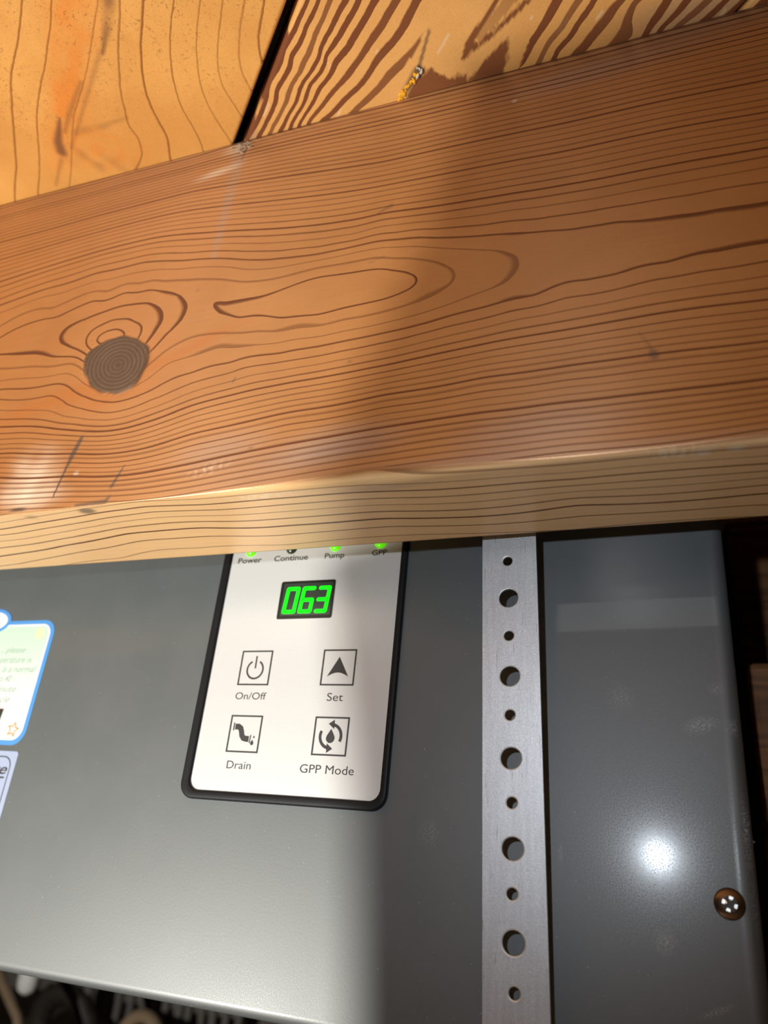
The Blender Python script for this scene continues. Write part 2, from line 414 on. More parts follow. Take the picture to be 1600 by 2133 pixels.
# ------------------------------------------------------------------ growth-ring fields (measured along the grain lines of each board, mm)
FACE_RINGS = "0:-124.8,168.8 -139.6,171.5 -154.5,172.3 -169.7,171.8 -185.2,170.5 -204.8,167.3;0:-63.8,161.8 -56.2,160.1 -45.2,156.6 -31.2,152.4 -26.5,149.9 -26.1,146.8 -27.2,143.6 -29.5,140.3 -37.7,138.4 -47.8,135.9 -54.7,134.8 -61.7,134.1 -73.4,133.6 -88.6,133.7 -100.5,133.9 -111.9,135.6;0:-72.4,162.0 -84.3,161.7 -96.5,161.9 -105.2,163.2 -114.3,166.3;0:-121.1,133.7;0.2:-129.6,131.2;-1:-132.3,136.0 -126.4,139.3;1:-206.1,170.7 -186.3,173.9 -167.1,176.3 -148.1,176.6 -129.2,173.2 -110.4,168.6 -97.1,166.0 -84.6,164.4 -72.7,164.6 -61.0,164.0 -52.6,162.9 -45.3,160.7 -34.7,158.8 -24.5,157.0 -17.9,156.1 -8.3,154.9 -0.6,154.7 14.2,152.9 22.8,152.4 33.8,151.7;2:-207.1,173.5 -177.4,177.8 -158.3,179.4 -129.8,176.0 -110.9,171.9 -97.5,168.7 -84.9,167.1 -72.8,166.7 -61.2,166.4 -49.1,164.7 -34.7,162.5 -21.1,160.9 -8.1,159.9 2.7,159.4 17.6,158.6 34.6,157.8;3:-208.3,176.8 -178.3,180.6 -157.0,181.9 -130.5,179.2 -111.5,175.4 -98.0,172.4 -85.6,170.5 -73.3,169.4 -64.4,170.1 -45.6,167.6 -27.9,166.1 -7.9,164.2 6.1,163.9 21.1,163.4 35.3,163.0;4:-209.3,179.7 -179.2,183.6 -157.8,184.8 -131.1,182.3 -107.5,177.6 -89.9,174.8 -77.5,174.0 -64.7,173.9 -53.0,171.3 -38.4,170.5 -27.9,169.5 -12.7,168.9 6.3,167.9 18.5,167.6 35.7,166.5;10:-214.5,193.7 -172.5,195.6 -133.9,195.8 -65.6,186.9 -12.3,183.8 37.7,181.4;15:-217.9,203.2 -175.1,204.8 -135.9,205.7 -66.4,196.7 -11.9,195.3 39.3,193.6;28:-225.2,223.1 -180.2,223.0 -139.5,223.1 -68.5,224.8 -11.0,223.2 43.2,223.1;-1:-202.3,160.3 -181.8,162.9 -159.9,166.2 -147.8,166.9 -138.1,165.9 -129.2,164.7 -125.2,164.5 -120.5,163.1 -108.8,159.3 -100.2,158.1 -91.9,158.4 -84.0,159.1 -72.1,158.4 -60.5,156.5 -53.4,154.6 -46.5,151.5 -42.7,146.9 -43.5,143.5 -48.0,140.8 -55.3,138.9 -62.0,137.9 -73.8,137.6 -87.2,137.6 -99.9,138.7;-2:-118.4,151.3 -118.6,154.1 -113.2,151.7 -105.2,152.2 -92.8,153.5 -77.8,154.7 -63.2,153.8 -56.0,150.9 -52.7,147.1 -54.9,144.2 -62.3,142.1 -70.7,141.7 -82.1,140.8 -93.6,141.8 -107.6,144.6 -114.9,147.9;-2.8:-77.1,148.2 -86.0,148.0;-1.6:-123.7,158.1 -122.2,150.3;-2:-200.6,155.5 -182.3,161.4 -163.7,164.2 -152.3,165.1 -142.3,163.9 -134.6,161.0 -128.5,156.3 -126.6,152.1 -128.1,147.4 -132.0,144.0;-2:-197.9,148.2 -185.1,145.7 -174.3,142.5 -163.4,140.2;-2.5:-199.2,151.8 -186.9,151.1 -177.3,151.7;-3:-134.6,149.4 -136.3,154.1 -141.5,158.1 -154.8,158.9 -165.3,156.4 -172.4,154.6 -175.5,151.5 -173.2,148.0 -167.5,144.7 -162.0,141.8;-4:-161.1,143.9 -162.2,148.8 -157.6,152.3 -151.4,153.0 -145.7,150.3 -141.5,146.4;-5:-159.2,145.4 -158.8,148.2 -155.6,149.8 -151.5,150.2 -146.8,147.8;-1:-195.5,141.6 -179.4,139.8 -165.6,138.6;0:-193.6,136.3 -172.8,134.8 -162.2,133.1;1:-192.4,133.0 -172.7,131.5 -162.4,127.8 -156.1,124.5 -149.2,121.9 -141.4,121.3 -132.0,123.5 -119.8,127.1 -107.6,128.6 -91.8,129.1 -80.5,129.5 -73.1,129.8 -61.4,130.6 -47.6,131.9 -34.3,133.6 -21.5,134.6 -9.1,136.6 -1.6,136.9 10.0,137.8 21.3,138.6 32.1,138.7;2:-190.9,129.1 -170.5,127.6 -166.0,125.3 -159.3,121.5 -151.5,118.9 -146.2,117.6 -140.2,117.9 -131.9,120.0 -119.1,124.0 -103.2,126.4 -91.4,126.5 -80.2,126.4 -72.8,126.9 -61.2,127.4 -44.2,129.3 -27.9,131.0 -13.9,132.6 6.9,133.5 18.0,133.6 31.4,133.4;3:-189.3,124.5 -173.6,122.2 -163.0,118.6 -152.9,115.9 -145.9,114.8 -139.4,115.0 -127.2,117.8 -118.4,120.4 -105.3,122.3 -91.0,123.2 -79.8,123.5 -69.9,124.0 -58.3,124.6 -37.4,126.8 -24.7,128.1 -14.0,128.3 0.8,129.2 12.1,129.4 30.8,129.3;4:-187.8,120.3 -168.3,117.7 -152.2,113.5 -138.8,112.5 -126.6,115.3 -117.9,118.1 -60.8,121.8 -37.4,123.3 -24.7,124.0 -14.1,124.9 0.5,125.3 11.8,125.8 30.2,124.7;5:-186.8,117.6 -156.7,112.9 -117.5,116.1 -60.6,119.7 -14.2,122.5 29.8,121.4;7:-185.0,112.7 -155.6,109.3 -139.7,108.2 -116.6,111.8 -104.7,113.3 -87.5,114.9 -73.6,114.9 -60.3,115.8 -43.7,116.4 -27.9,117.3 -14.3,117.0 0.0,117.3 8.4,117.7 19.0,117.6 29.3,117.2;8:-184.3,110.9 -116.2,109.9 -60.2,114.1 -14.4,115.2 29.0,115.2;9:-183.8,109.3 -115.9,108.4 -60.1,112.6 -14.5,113.7 28.7,113.1;10:-183.2,107.9 -155.5,104.9 -115.5,106.4 -86.7,109.0 -60.0,110.8 -34.0,112.1 -14.5,112.2 -10.1,112.2 28.5,111.2;12:-182.4,105.6 -154.8,102.4 -114.7,102.8 -86.3,106.1 -59.7,107.6 -34.0,108.8 -14.6,108.5 2.2,108.8 12.8,108.4 28.0,107.5;13:-181.8,103.9 -114.5,101.4 -86.0,104.2 -59.6,105.3 -14.7,106.4 27.7,105.7;14:-181.1,102.0 -153.8,99.2 -113.9,98.8 -85.7,101.5 -59.4,103.3 -14.8,103.9 27.5,103.6;15:-180.2,99.6 -113.5,96.6 -85.3,99.1 -59.2,100.6 -14.8,101.5 27.1,100.9;16:-179.3,97.1 -144.1,94.4 -112.9,93.6 -85.0,96.5 -59.0,97.7 -27.9,98.8 -10.7,98.7 4.2,98.9 17.0,98.9 26.9,99.0;18:-177.8,93.0 -143.2,91.2 -112.3,91.0 -84.5,92.9 -58.7,94.3 -15.0,95.5 26.4,95.7;20:-176.6,89.6 -142.4,88.2 -111.8,88.5 -84.1,90.4 -58.5,91.4 -15.1,92.3 26.0,92.5;22:-175.7,87.2 -58.3,88.5 -15.2,89.2 25.7,89.9;1:48.8,151.0;2:49.8,157.5;3:50.7,162.7;4:51.2,165.9;10:53.6,180.8;28:60.5,223.1;1:46.8,139.1;2:46.0,133.7;3:45.3,129.8;4:44.5,125.0;7:43.3,117.5;10:42.3,111.3;16:40.3,99.3;22:38.9,90.4;0.6:-11.1,145.1 0.6,145.9;0.7:17.2,145.6;0.72:32.9,144.8;0.75:47.8,144.9;0:-229.6,163.7;1:-231.0,167.2;4:-234.5,175.6;10:-241.3,191.9;28:-254.4,223.3;1:-217.7,135.4;3:-214.5,127.7;7:-209.1,114.8;16:-202.4,98.6;22:-198.1,88.5"
UNDER_RINGS = "1:-184.4,161.3 -153.5,157.7 -135.3,156.2 -121.8,156.3 -112.1,157.8 -86.6,158.3 -48.8,161.0 -14.3,162.3 26.3,163.2;2:-187.4,164.4 -151.6,161.0 -128.5,158.4 -113.5,160.3 -88.0,161.2 -14.6,165.1 26.6,166.3;3:-191.3,168.6 -159.9,165.6 -140.0,162.7 -115.4,163.3 -90.0,165.5 -15.0,168.3 26.8,169.3;4:-195.8,173.3 -157.5,168.5 -117.8,167.3 -91.9,169.5 -15.3,171.6 27.2,172.9;5:-201.4,179.3 -172.8,175.5 -145.6,170.5 -119.7,170.6 -94.0,173.8 -65.7,174.2 -15.7,175.3 27.6,177.1;6:-208.9,187.1 -198.6,186.5 -166.3,179.7 -145.1,176.4 -123.3,176.5 -96.7,179.7 -67.5,179.5 -16.5,182.2 28.2,183.8;7:-160.3,188.3 -128.2,184.7 -100.1,186.8 -69.6,185.7 -17.4,190.8 28.8,190.4"
LEFT_BOARD_RINGS = "1:-159.6,91.4 -170.5,101.6 -178.0,107.5 -183.5,112.8 -189.6,120.0 -197.2,129.4 -205.8,139.6 -216.3,150.3;2:-151.1,93.9 -161.4,104.3 -169.3,111.7 -176.9,118.2 -182.6,123.8 -189.1,131.7 -197.4,141.9 -205.8,150.8;3:-137.7,97.9 -145.6,105.8 -153.1,113.1 -161.9,120.7 -170.2,127.4 -178.7,136.6 -182.8,141.6;4:-131.5,99.7 -138.9,109.3 -145.4,118.6 -149.1,124.3 -152.0,130.7 -154.3,136.0 -154.1,140.5 -156.6,146.8;5:-124.7,101.7 -133.1,112.5 -138.2,120.6 -141.1,126.6 -142.8,133.2 -143.3,136.8 -143.8,142.4 -147.0,149.5;6:-116.1,104.2 -124.4,115.0 -128.3,121.8 -130.9,127.8 -132.9,135.1 -133.2,141.5 -134.0,149.1;7:-108.7,106.4 -115.8,116.0 -119.5,122.7 -122.6,130.1 -124.0,138.5 -123.8,146.1 -123.5,150.4;8:-102.4,108.3 -110.2,119.1 -114.1,125.9 -115.9,132.1 -115.4,139.2;9:-96.1,110.1 -103.1,119.7 -107.5,129.4 -107.6,134.4;10:-90.7,111.7 -97.5,121.3 -99.5,126.9;0:-167.6,89.1 -192.3,113.8 -226.8,149.8"
RIGHT_BOARD_RINGS = "1:-78.3,115.3 -85.1,121.9 -93.8,130.1 -103.2,139.1 -110.6,146.9;2:-75.3,116.2 -82.4,122.7 -90.2,129.6 -99.4,138.5 -109.8,149.6;3:-72.1,117.2 -80.8,126.1 -89.3,134.7 -97.6,142.5 -106.5,150.0;4:-67.4,118.6 -74.8,124.9 -81.7,132.0 -87.8,136.7 -94.6,143.3 -102.6,150.5;5:-64.2,119.5 -72.6,127.0 -80.3,132.4 -88.0,139.2 -99.4,150.1;6:-59.3,121.0 -66.7,127.3 -73.4,132.9 -81.2,138.6 -87.9,143.5 -95.1,149.4;7:-53.4,122.7 -60.6,129.1 -67.8,134.5 -75.5,140.3 -83.4,144.7 -93.2,150.9;8:-47.8,124.3 -55.6,132.0 -65.3,138.3 -73.0,144.3 -80.0,147.8 -84.5,150.6;0:-81.4,114.4 -87.3,119.8 -104.7,135.3 -120.4,150.5;10:-10.1,135.4 -15.9,142.1 -23.6,151.0;11:-4.7,137.0 -10.7,143.6 -17.9,151.2;12:-1.2,138.0 -6.0,143.5 -12.8,149.9;13:6.7,140.3 2.5,144.6 -5.4,151.8;13.9:8.5,142.2 6.9,147.3 5.4,151.2;14:9.8,141.9 7.6,146.8 7.8,151.3;14.5:15.4,143.6 12.8,146.9 10.7,150.6;15:18.5,143.8 15.3,148.4 12.3,151.7;16:23.5,145.3 20.4,148.5 16.2,151.4;17:29.0,146.9 25.4,149.7 21.7,151.6;18:33.3,148.2 29.8,151.2"

def parse(s):
    pts, val = [], []
    for seg in s.split(';'):
        f, rest = seg.split(':')
        for q in rest.split():
            a, b = q.split(',')
            pts.append((float(a), float(b))); val.append(float(f))
    return np.array(pts), np.array(val)

class Field:
    """thin-plate surface through the ring samples"""
    def __init__(self, s, lam=0.0, more=()):
        self.p, v = parse(s)
        if more:
            self.p = np.r_[self.p, [m[:2] for m in more]]; v = np.r_[v, [m[2] for m in more]]
        n = len(self.p)
        self.c = self.p.mean(0); self.s = self.p.std()
        q = (self.p - self.c) / self.s
        self.q = q
        d2 = ((q[:, None] - q[None]) ** 2).sum(-1)
        K = 0.5 * d2 * np.log(d2 + 1e-12) + np.diag(lam(v) if callable(lam) else np.full(n, lam))
        Pm = np.c_[np.ones(n), q]
        A = np.zeros((n + 3, n + 3)); A[:n, :n] = K; A[:n, n:] = Pm; A[n:, :n] = Pm.T
        self.w = np.linalg.solve(A, np.r_[v, np.zeros(3)])
    def __call__(self, x, y):
        X = (np.c_[x.ravel(), y.ravel()] - self.c) / self.s
        out = np.empty(len(X))
        n = len(self.q)
        for i in range(0, len(X), 20000):
            c = X[i:i + 20000]
            d2 = ((c[:, None, :] - self.q[None]) ** 2).sum(-1)
            out[i:i + 20000] = (0.5 * d2 * np.log(d2 + 1e-12)) @ self.w[:n] + self.w[n] + c @ self.w[n + 1:]
        return out.reshape(x.shape)
    def grad(self, x, y, e=0.4):
        gx = (self(x + e, y) - self(x - e, y)) / (2 * e)
        gy = (self(x, y + e) - self(x, y - e)) / (2 * e)
        return np.hypot(gx, gy)

def fgrad(F, a, b):
    """|grad F| on a grid with axes a (axis 0) and b (axis 1)"""
    g0 = np.gradient(F, a, axis=0); g1 = np.gradient(F, b, axis=1)
    return np.hypot(g0, g1)

rng = np.random.default_rng(7)
def sm(x, a, b):
    t = np.clip((x - a) / (b - a), 0, 1)
    return t * t * (3 - 2 * t)
def stroke(x, y, pts, w, soft=0.5):
    """painted stroke with half-width w (list or number) along pts"""
    m = np.zeros_like(x)
    for i in range(len(pts) - 1):
        (ax, ay), (bx, by) = pts[i], pts[i + 1]
        wa, wb = (w[i], w[i + 1]) if hasattr(w, '__len__') else (w, w)
        dx, dy = bx - ax, by - ay
        t = np.clip(((x - ax) * dx + (y - ay) * dy) / (dx * dx + dy * dy + 1e-9), 0, 1)
        d = np.hypot(x - ax - t * dx, y - ay - t * dy)
        ww = wa + (wb - wa) * t
        m = np.maximum(m, 1 - sm(d, ww * (1 - soft), ww * (1 + soft)))
    return m
def blob(x, y, cx, cy, rx, ry, ang=0.0, soft=0.6):
    c, s = math.cos(math.radians(ang)), math.sin(math.radians(ang))
    a = (x - cx) * c + (y - cy) * s; b = -(x - cx) * s + (y - cy) * c
    d = np.hypot(a / rx, b / ry)
    return 1 - sm(d, 1 - soft, 1 + soft)
def vnoise(x, y, sc, seed):
    r = np.random.default_rng(seed); out = np.zeros_like(x)
    for i in range(7):
        a = r.uniform(0, 2 * math.pi); f = sc * r.uniform(0.6, 1.7)
        out += np.sin((x * math.cos(a) + y * math.sin(a)) * f + r.uniform(0, 6.3))
    return out / 3.5

# ------------------------------------------------------------------ floor joist (the wide beam)
JY0, JY1, JZ0, JZ1 = 152.0, 190.0, 86.87, 223.8
xs = np.unique(np.concatenate([np.linspace(-900, -262, 33), np.linspace(-235, 55, 640), np.linspace(75, 700, 32)]))
ARX = np.array([-900, -175.6, -156.7, -139.4, -126.3, -111.6, -97.4, -83.8, -70.8, -62, -46.3, -34.8, -13.2, 6.7, 25.3, 700])
ARZ = np.array([87.2, 87.15, 87.2, 87.1, 87.2, 87.5, 88.1, 88.6, 89.2, 90.0, 88.9, 88.6, 87.8, 87.7, 88.2, 88.2])
arz = np.interp(xs, ARX, ARZ)
arr = (arz - JZ0)
ary = JY0 + 0.35 + arr * 1.2                    # where the eased edge meets the underside
nz, na, ny = 226, 5, 62
tz = np.linspace(0, 1, nz)
nx = len(xs)
Xf = np.repeat(xs[:, None], nz, 1)
Zf = JZ1 + (arz[:, None] - JZ1) * tz[None]
Yf = np.full_like(Xf, JY0)
ta = (np.arange(1, na + 1) / (na + 1)) * math.pi / 2
Xa = np.repeat(xs[:, None], na, 1)
Ya = JY0 + (ary - JY0)[:, None] * (1 - np.cos(ta))[None]
Za = arz[:, None] - arr[:, None] * np.sin(ta)[None]
tyy = np.linspace(0, 1, ny)
Xb = np.repeat(xs[:, None], ny, 1)
Yb = ary[:, None] + (JY1 - ary)[:, None] * tyy[None]
Zb = np.full_like(Xb, JZ0)
# back and top (not in view): two more columns
Xr = np.repeat(xs[:, None], 3, 1)
Yr = np.tile(np.array([JY1, JY1, JY0])[None], (nx, 1)); Zr = np.tile(np.array([JZ0 + 2, JZ1, JZ1])[None], (nx, 1))
XX = np.concatenate([Xf, Xa, Xb, Xr], 1); YY = np.concatenate([Yf, Ya, Yb, Yr], 1); ZZ = np.concatenate([Zf, Za, Zb, Zr], 1)
LEFT_END = [(163.7, 0), (167.2, 1), (175.6, 4), (191.9, 10), (223.3, 28), (156.4, -1), (148.0, -1.5), (140.6, 0), (135.4, 1), (127.7, 3), (114.8, 7), (98.6, 16), (88.5, 22)]
RIGHT_END = [(151.0, 1), (157.5, 2), (165.9, 4), (180.8, 10), (223.1, 28), (144.9, 0.75), (139.1, 1), (129.8, 3), (117.5, 7), (111.3, 10), (99.3, 16), (90.4, 22)]
more = [(x_, z_, f_) for x_ in (-300, -400, -560, -760, -900) for z_, f_ in LEFT_END] + [(x_, z_, f_) for x_ in (120, 230, 380, 560, 700) for z_, f_ in RIGHT_END]
ff = Field(FACE_RINGS, lambda v: np.where(v >= 4, 0.005, 0.0003), more)
fu = Field(UNDER_RINGS, 3e-3)
core = (xs >= -236) & (xs <= 56)
Ff = ff(Xf, Zf); Gf = ff.grad(Xf, Zf)
Xab = np.concatenate([Xa, Xb], 1); Yab = np.concatenate([Ya, Yb], 1)
Fu = fu(Xab, Yab); Gu = fu.grad(Xab, Yab)
zero3 = np.zeros((nx, 3))
att = {}
att['ring'] = np.concatenate([Ff, Fu, zero3 + 0.5], 1)
att['grad'] = np.concatenate([Gf, Gu, zero3 + 0.3], 1)
wav = vnoise(Xab, Yab * 3, 0.12, 3) * 0.5
und = np.concatenate([np.zeros_like(Ff), np.clip(sm(Yab - JY0 + 0.4 * wav, 0.05, 0.7), 0, 1), zero3 + 1], 1)
att['under'] = und
KX, KZ, KA = -148.2, 135.5, -33.0              # dead knot: centre and tilt
c_, s_ = math.cos(math.radians(KA)), math.sin(math.radians(KA))
ka = (Xf - KX) * c_ + (Zf - KZ) * s_; kb = -(Xf - KX) * s_ + (Zf - KZ) * c_
kang = np.arctan2(kb, ka)
kd = np.hypot(ka / 12.9, kb / 10.2) * (1 + 0.035 * np.sin(3 * kang + 1) + 0.03 * np.sin(5 * kang + 0.4) + 0.015 * np.sin(11 * kang))
def full(a, rest=0.0): return np.concatenate([a, np.full((nx, na + ny + 3), rest)], 1)
knot = 1 - sm(kd, 0.95, 1.03)
att['knot'] = full(knot); 
kd2 = np.hypot((ka - 1.2) / 12.0, kb / 10.0)
att['knotring'] = full(kd2 * 7.5)
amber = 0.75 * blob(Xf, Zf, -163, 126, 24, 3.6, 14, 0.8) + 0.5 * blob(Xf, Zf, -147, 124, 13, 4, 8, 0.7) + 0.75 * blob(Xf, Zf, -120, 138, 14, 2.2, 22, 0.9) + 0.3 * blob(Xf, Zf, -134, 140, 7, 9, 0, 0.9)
amber += 0.2 * sm(110 - Zf, 0, 14) * sm(-60 - Xf, 0, 30) + 0.30 * sm(-Xf + 0.35 * (Zf - 150) + 9 * vnoise(Xf * 0.3, Zf, 0.15, 77), 90, 150)  # broad amber toning on the left: lamp falloff painted into the wood colour
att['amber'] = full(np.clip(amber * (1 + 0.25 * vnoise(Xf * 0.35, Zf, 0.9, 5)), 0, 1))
grey = 0.55 * stroke(Xf, Zf, [(-120, 222), (-120.1, 200), (-121, 172)], [2.6, 1.9, 1.2], 0.8) * (0.75 + 0.3 * vnoise(Xf, Zf, 0.5, 8))
grey += 0.55 * blob(Xf, Zf, -106, 100, 12, 4.5, 8, 0.8) + 0.6 * blob(Xf, Zf, -72, 97.5, 15, 5, 4, 0.8) + 0.5 * blob(Xf, Zf, -22, 95, 16, 5.5, 6, 0.8) + 0.35 * blob(Xf, Zf, -92, 93, 20, 4, 8, 0.8)
grey += 0.5 * blob(Xf, Zf, -4, 214, 22, 4, 3, 0.8) + 0.35 * blob(Xf, Zf, 30, 225, 25, 8, 0, 0.8) + 0.35 * blob(Xf, Zf, -30, 88, 60, 2.5, 0, 0.7)
greyu = 0.35 * blob(Xab, Yab, -60, 157, 10, 1.5, 0, 0.8) + 0.15 * sm(Xab, -70, -20)
att['grey'] = np.concatenate([np.clip(grey, 0, 0.85), np.clip(greyu, 0, 0.8), zero3], 1)
pale = 0.65 * blob(Xf, Zf, -168, 98, 8.5, 8.5, 0, 0.75) * (0.75 + 0.35 * vnoise(Xf, Zf, 0.7, 12)) + 0.5 * blob(Xf, Zf, -166, 92, 10, 3.5, 0, 0.8) + 0.5 * blob(Xf, Zf, -127, 211, 7, 1.5, 10, 0.9)
pale += 0.35 * blob(Xf, Zf, -121, 220.5, 4.5, 2.5, 0, 0.8) + 0.7 * blob(Xf, Zf, -26.5, 209.8, 0.6, 0.6) + 0.5 * blob(Xf, Zf, -152, 98, 0.9, 0.7)
pale += 0.45 * blob(Xf, Zf, -108, 94.5, 5, 1.2, 12, 0.9) * (vnoise(Xf, Zf, 3, 14) > 0.2)
paleu = (0.55 * blob(Xab, Yab, 8, 154.2, 6, 1.6, 0, 0.7) * (vnoise(Xab, Yab * 0.4, 2.2, 4) > 0.15) + 0.75 * blob(Xab, Yab, 19.5, 154.6, 1.6, 0.9, 0, 0.6) + 0.5 * blob(Xab, Yab, 13, 154.8, 1.4, 1.4, 0, 0.6)
         + 0.35 * blob(Xab, Yab, -93, 155.5, 9, 1.4, 0, 0.9) * (vnoise(Xab, Yab, 3, 24) > 0))
att['pale'] = np.concatenate([np.clip(pale, 0, 0.9), np.clip(paleu, 0, 0.9), zero3], 1)
WIDE = [(16.8, 152.8, 9.5, 2.7, 12), (29.5, 151.2, 9.5, 2.3, 12), (-27.2, 144.9, 3.5, 8.7, -60), (-127.1, 153.1, 4.4, 7.7, -60), (-174.8, 151.2, 4.8, 5.8, 0), (-185.1, 145.7, 11.1, 2.3, 0), (-136.1, 152.2, 4.0, 7.7, -60), (-111.8, 135.4, 7.9, 1.9, 8), (-113.1, 151.1, 9.5, 2.7, -10), (27.0, 138.8, 9.5, 2.3, 12), (-48.0, 141.2, 4.8, 1.9, 0), (-87.7, 138.0, 4.8, 1.5, 8)]
wd_ = np.zeros_like(Xf)
for cx_, cz_, rx_, rz_, an_ in WIDE: wd_ = np.maximum(wd_, blob(Xf, Zf, cx_, cz_, rx_, rz_, 0, 0.9))
att['wide'] = full(wd_)
mark = stroke(Xf, Zf, [(-153.6, 110), (-155.2, 104.5), (-156.3, 99.5), (-158, 91)], [0.7, 0.85, 0.4, 0.22], 0.5)
mark = np.maximum(mark, stroke(Xf, Zf, [(-135.8, 98.6), (-138.4, 92.4)], [0.25, 0.55], 0.5))
mark = np.maximum(mark, 0.9 * stroke(Xf, Zf, [(-138.2, 89.2), (-139.6, 87.6), (-149, 87.4)], [0.4, 0.9, 0.5], 0.6))
mark = np.maximum(mark, 0.9 * blob(Xf, Zf, -169.5, 88, 3.0, 0.55, 0, 0.5))
mark = np.maximum(mark, 0.75 * blob(Xf, Zf, 5.0, 111.9, 1.05, 1.5, 15, 0.4))
mark = np.maximum(mark, 0.6 * stroke(Xf, Zf, [(2.0, 119.5), (4.6, 113.6)], [0.10, 0.25], 0.6))
mark = np.maximum(mark, 0.7 * stroke(Xf, Zf, [(-105.5, 122.0), (-105.0, 123.2)], 0.35, 0.5))
mark = np.maximum(mark, 0.5 * blob(Xf, Zf, -70.5, 123, 0.8, 0.4) + 0.5 * blob(Xf, Zf, -96.3, 99.6, 0.8, 0.5) + 0.4 * blob(Xf, Zf, -124.4, 159.3, 0.6, 0.6))
mark = np.maximum(mark, 0.55 * stroke(Xf, Zf, [(-67.4, 175.2), (-62.6, 177.6)], [0.2, 0.7], 0.5))
mark = np.maximum(mark, 0.35 * stroke(Xf, Zf, [(-69, 156.5), (-63.5, 158)], [0.15, 0.35], 0.6))
mark = np.maximum(mark, 0.6 * (1 - sm(np.abs(kd - 1.0), 0.0, 0.04)) * (0.5 + 0.5 * np.sin(kang * 2 + 1.0)))
mark = np.maximum(mark, 0.55 * stroke(Xf, Zf, [(-116.8, 221.5), (-117.6, 218.5), (-118.4, 214.5)], [0.5, 0.35, 0.4], 0.6))
marku = 0.75 * blob(Xab, Yab, -147, 154.6, 2.6, 1.6, 0, 0.5) + 0.4 * blob(Xab, Yab, -167, 155, 2, 1, 0, 0.6)
att['mark'] = np.concatenate([np.clip(mark, 0, 1), np.clip(marku, 0, 1), zero3], 1)
# knot sits a little proud and cracked
YY[:, :nz] -= 0.25 * knot - 0.20 * (1 - sm(np.abs(kd - 1.0), 0.0, 0.05))
V = np.stack([XX * MM, YY * MM, ZZ * MM], -1).reshape(-1, 3)
ncol = XX.shape[1]
Q = grid_faces(nx, ncol)
ids = np.arange(nx * ncol).reshape(nx, ncol)
closing = np.stack([ids[:-1, -1], ids[1:, -1], ids[1:, 0], ids[:-1, 0]], -1)
Q = np.concatenate([Q, closing])
me = np_mesh('floor_joist', V, Q[:, ::-1], {k: v.reshape(-1) for k, v in att.items()})
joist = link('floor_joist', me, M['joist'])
joist.location = (0, 0, H)
tag(joist, 'wide golden pine joist with a dark round knot, in front of the grey dehumidifier', 'beam')

# second joist behind the dehumidifier
def wood_bar(name, x0, x1, y0, y1, z0, z1, mat, parent=None, bev=1.5):
    bm = bmesh.new()
    bm_box(bm, x0 * MM, x1 * MM, y0 * MM, y1 * MM, z0 * MM, z1 * MM, bev * MM, 2)
    o = link(name, bm_mesh(name, bm), mat, parent)
    o.location = (0, 0, H)
    return o
j2 = wood_bar('floor_joist', -900, 700, 560, 598, 86.9, 223.8, M['rough_wood'])
tag(j2, 'dim brown joist in the dark behind the dehumidifier at the right edge', 'beam')

# ------------------------------------------------------------------ ceiling: diagonal subfloor planks
ceiling = empty('ceiling', (0, 0, H)); tag(ceiling, kind='structure')
R2 = math.sqrt(0.5)
def plank_mesh(t0, t1, field, dense, extra=None):
    """underside dense grid; s runs along the plank (towards +X,-Y), t across it"""
    if dense:
        ss = np.unique(np.concatenate([np.linspace(-850, -310, 28), np.linspace(-292, -40, 400), np.linspace(-20, 650, 34)]))
        tt = np.linspace(t0 + 0.6, t1 - 0.6, int((t1 - t0) / 0.65))
    else:
        ss = np.linspace(-850, 650, 60); tt = np.linspace(t0 + 0.6, t1 - 0.6, 24)
    Sg, Tg = np.meshgrid(ss, tt, indexing='ij')
    X = (Sg + Tg) * R2; Y = (Tg - Sg) * R2
    Fv = field(X, Y); Gv = fgrad(Fv, ss, tt)
    a = extra(X, Y) if extra else {}
    Zg = np.full_like(X, JZ1)
    if 'dz' in a: Zg = Zg + a.pop('dz')
    # eased edges, sides and top
    def colpt(t, z): return (ss + t) * R2, (t - ss) * R2, np.full_like(ss, z)
    L = [colpt(t0, JZ1 + 19), colpt(t0, JZ1 + 0.6)]; Rr = [colpt(t1, JZ1 + 0.6), colpt(t1, JZ1 + 19)]
    XX = np.concatenate([np.stack([q[0] for q in L], 1), X, np.stack([q[0] for q in Rr], 1)], 1)
    YY = np.concatenate([np.stack([q[1] for q in L], 1), Y, np.stack([q[1] for q in Rr], 1)], 1)
    ZZ = np.concatenate([np.stack([q[2] for q in L], 1), Zg, np.stack([q[2] for q in Rr], 1)], 1)
    V = np.stack([XX * MM, YY * MM, ZZ * MM], -1).reshape(-1, 3)
    n, m = XX.shape
    ids = np.arange(n * m).reshape(n, m)
    Q = np.concatenate([grid_faces(n, m), np.stack([ids[:-1, -1], ids[1:, -1], ids[1:, 0], ids[:-1, 0]], -1)])
    pad = lambda q: np.concatenate([q[:, :1], q[:, :1], q, q[:, -1:], q[:, -1:]], 1)
    at = {'ring': pad(Fv).ravel(), 'grad': pad(Gv).ravel()}
    for k_, v_ in a.items(): at[k_] = pad(v_).ravel()
    return np_mesh('plank', V, Q[:, ::-1], at)
fl = Field(LEFT_BOARD_RINGS, 1e-4)
fr_ = Field(RIGHT_BOARD_RINGS, 3e-4)
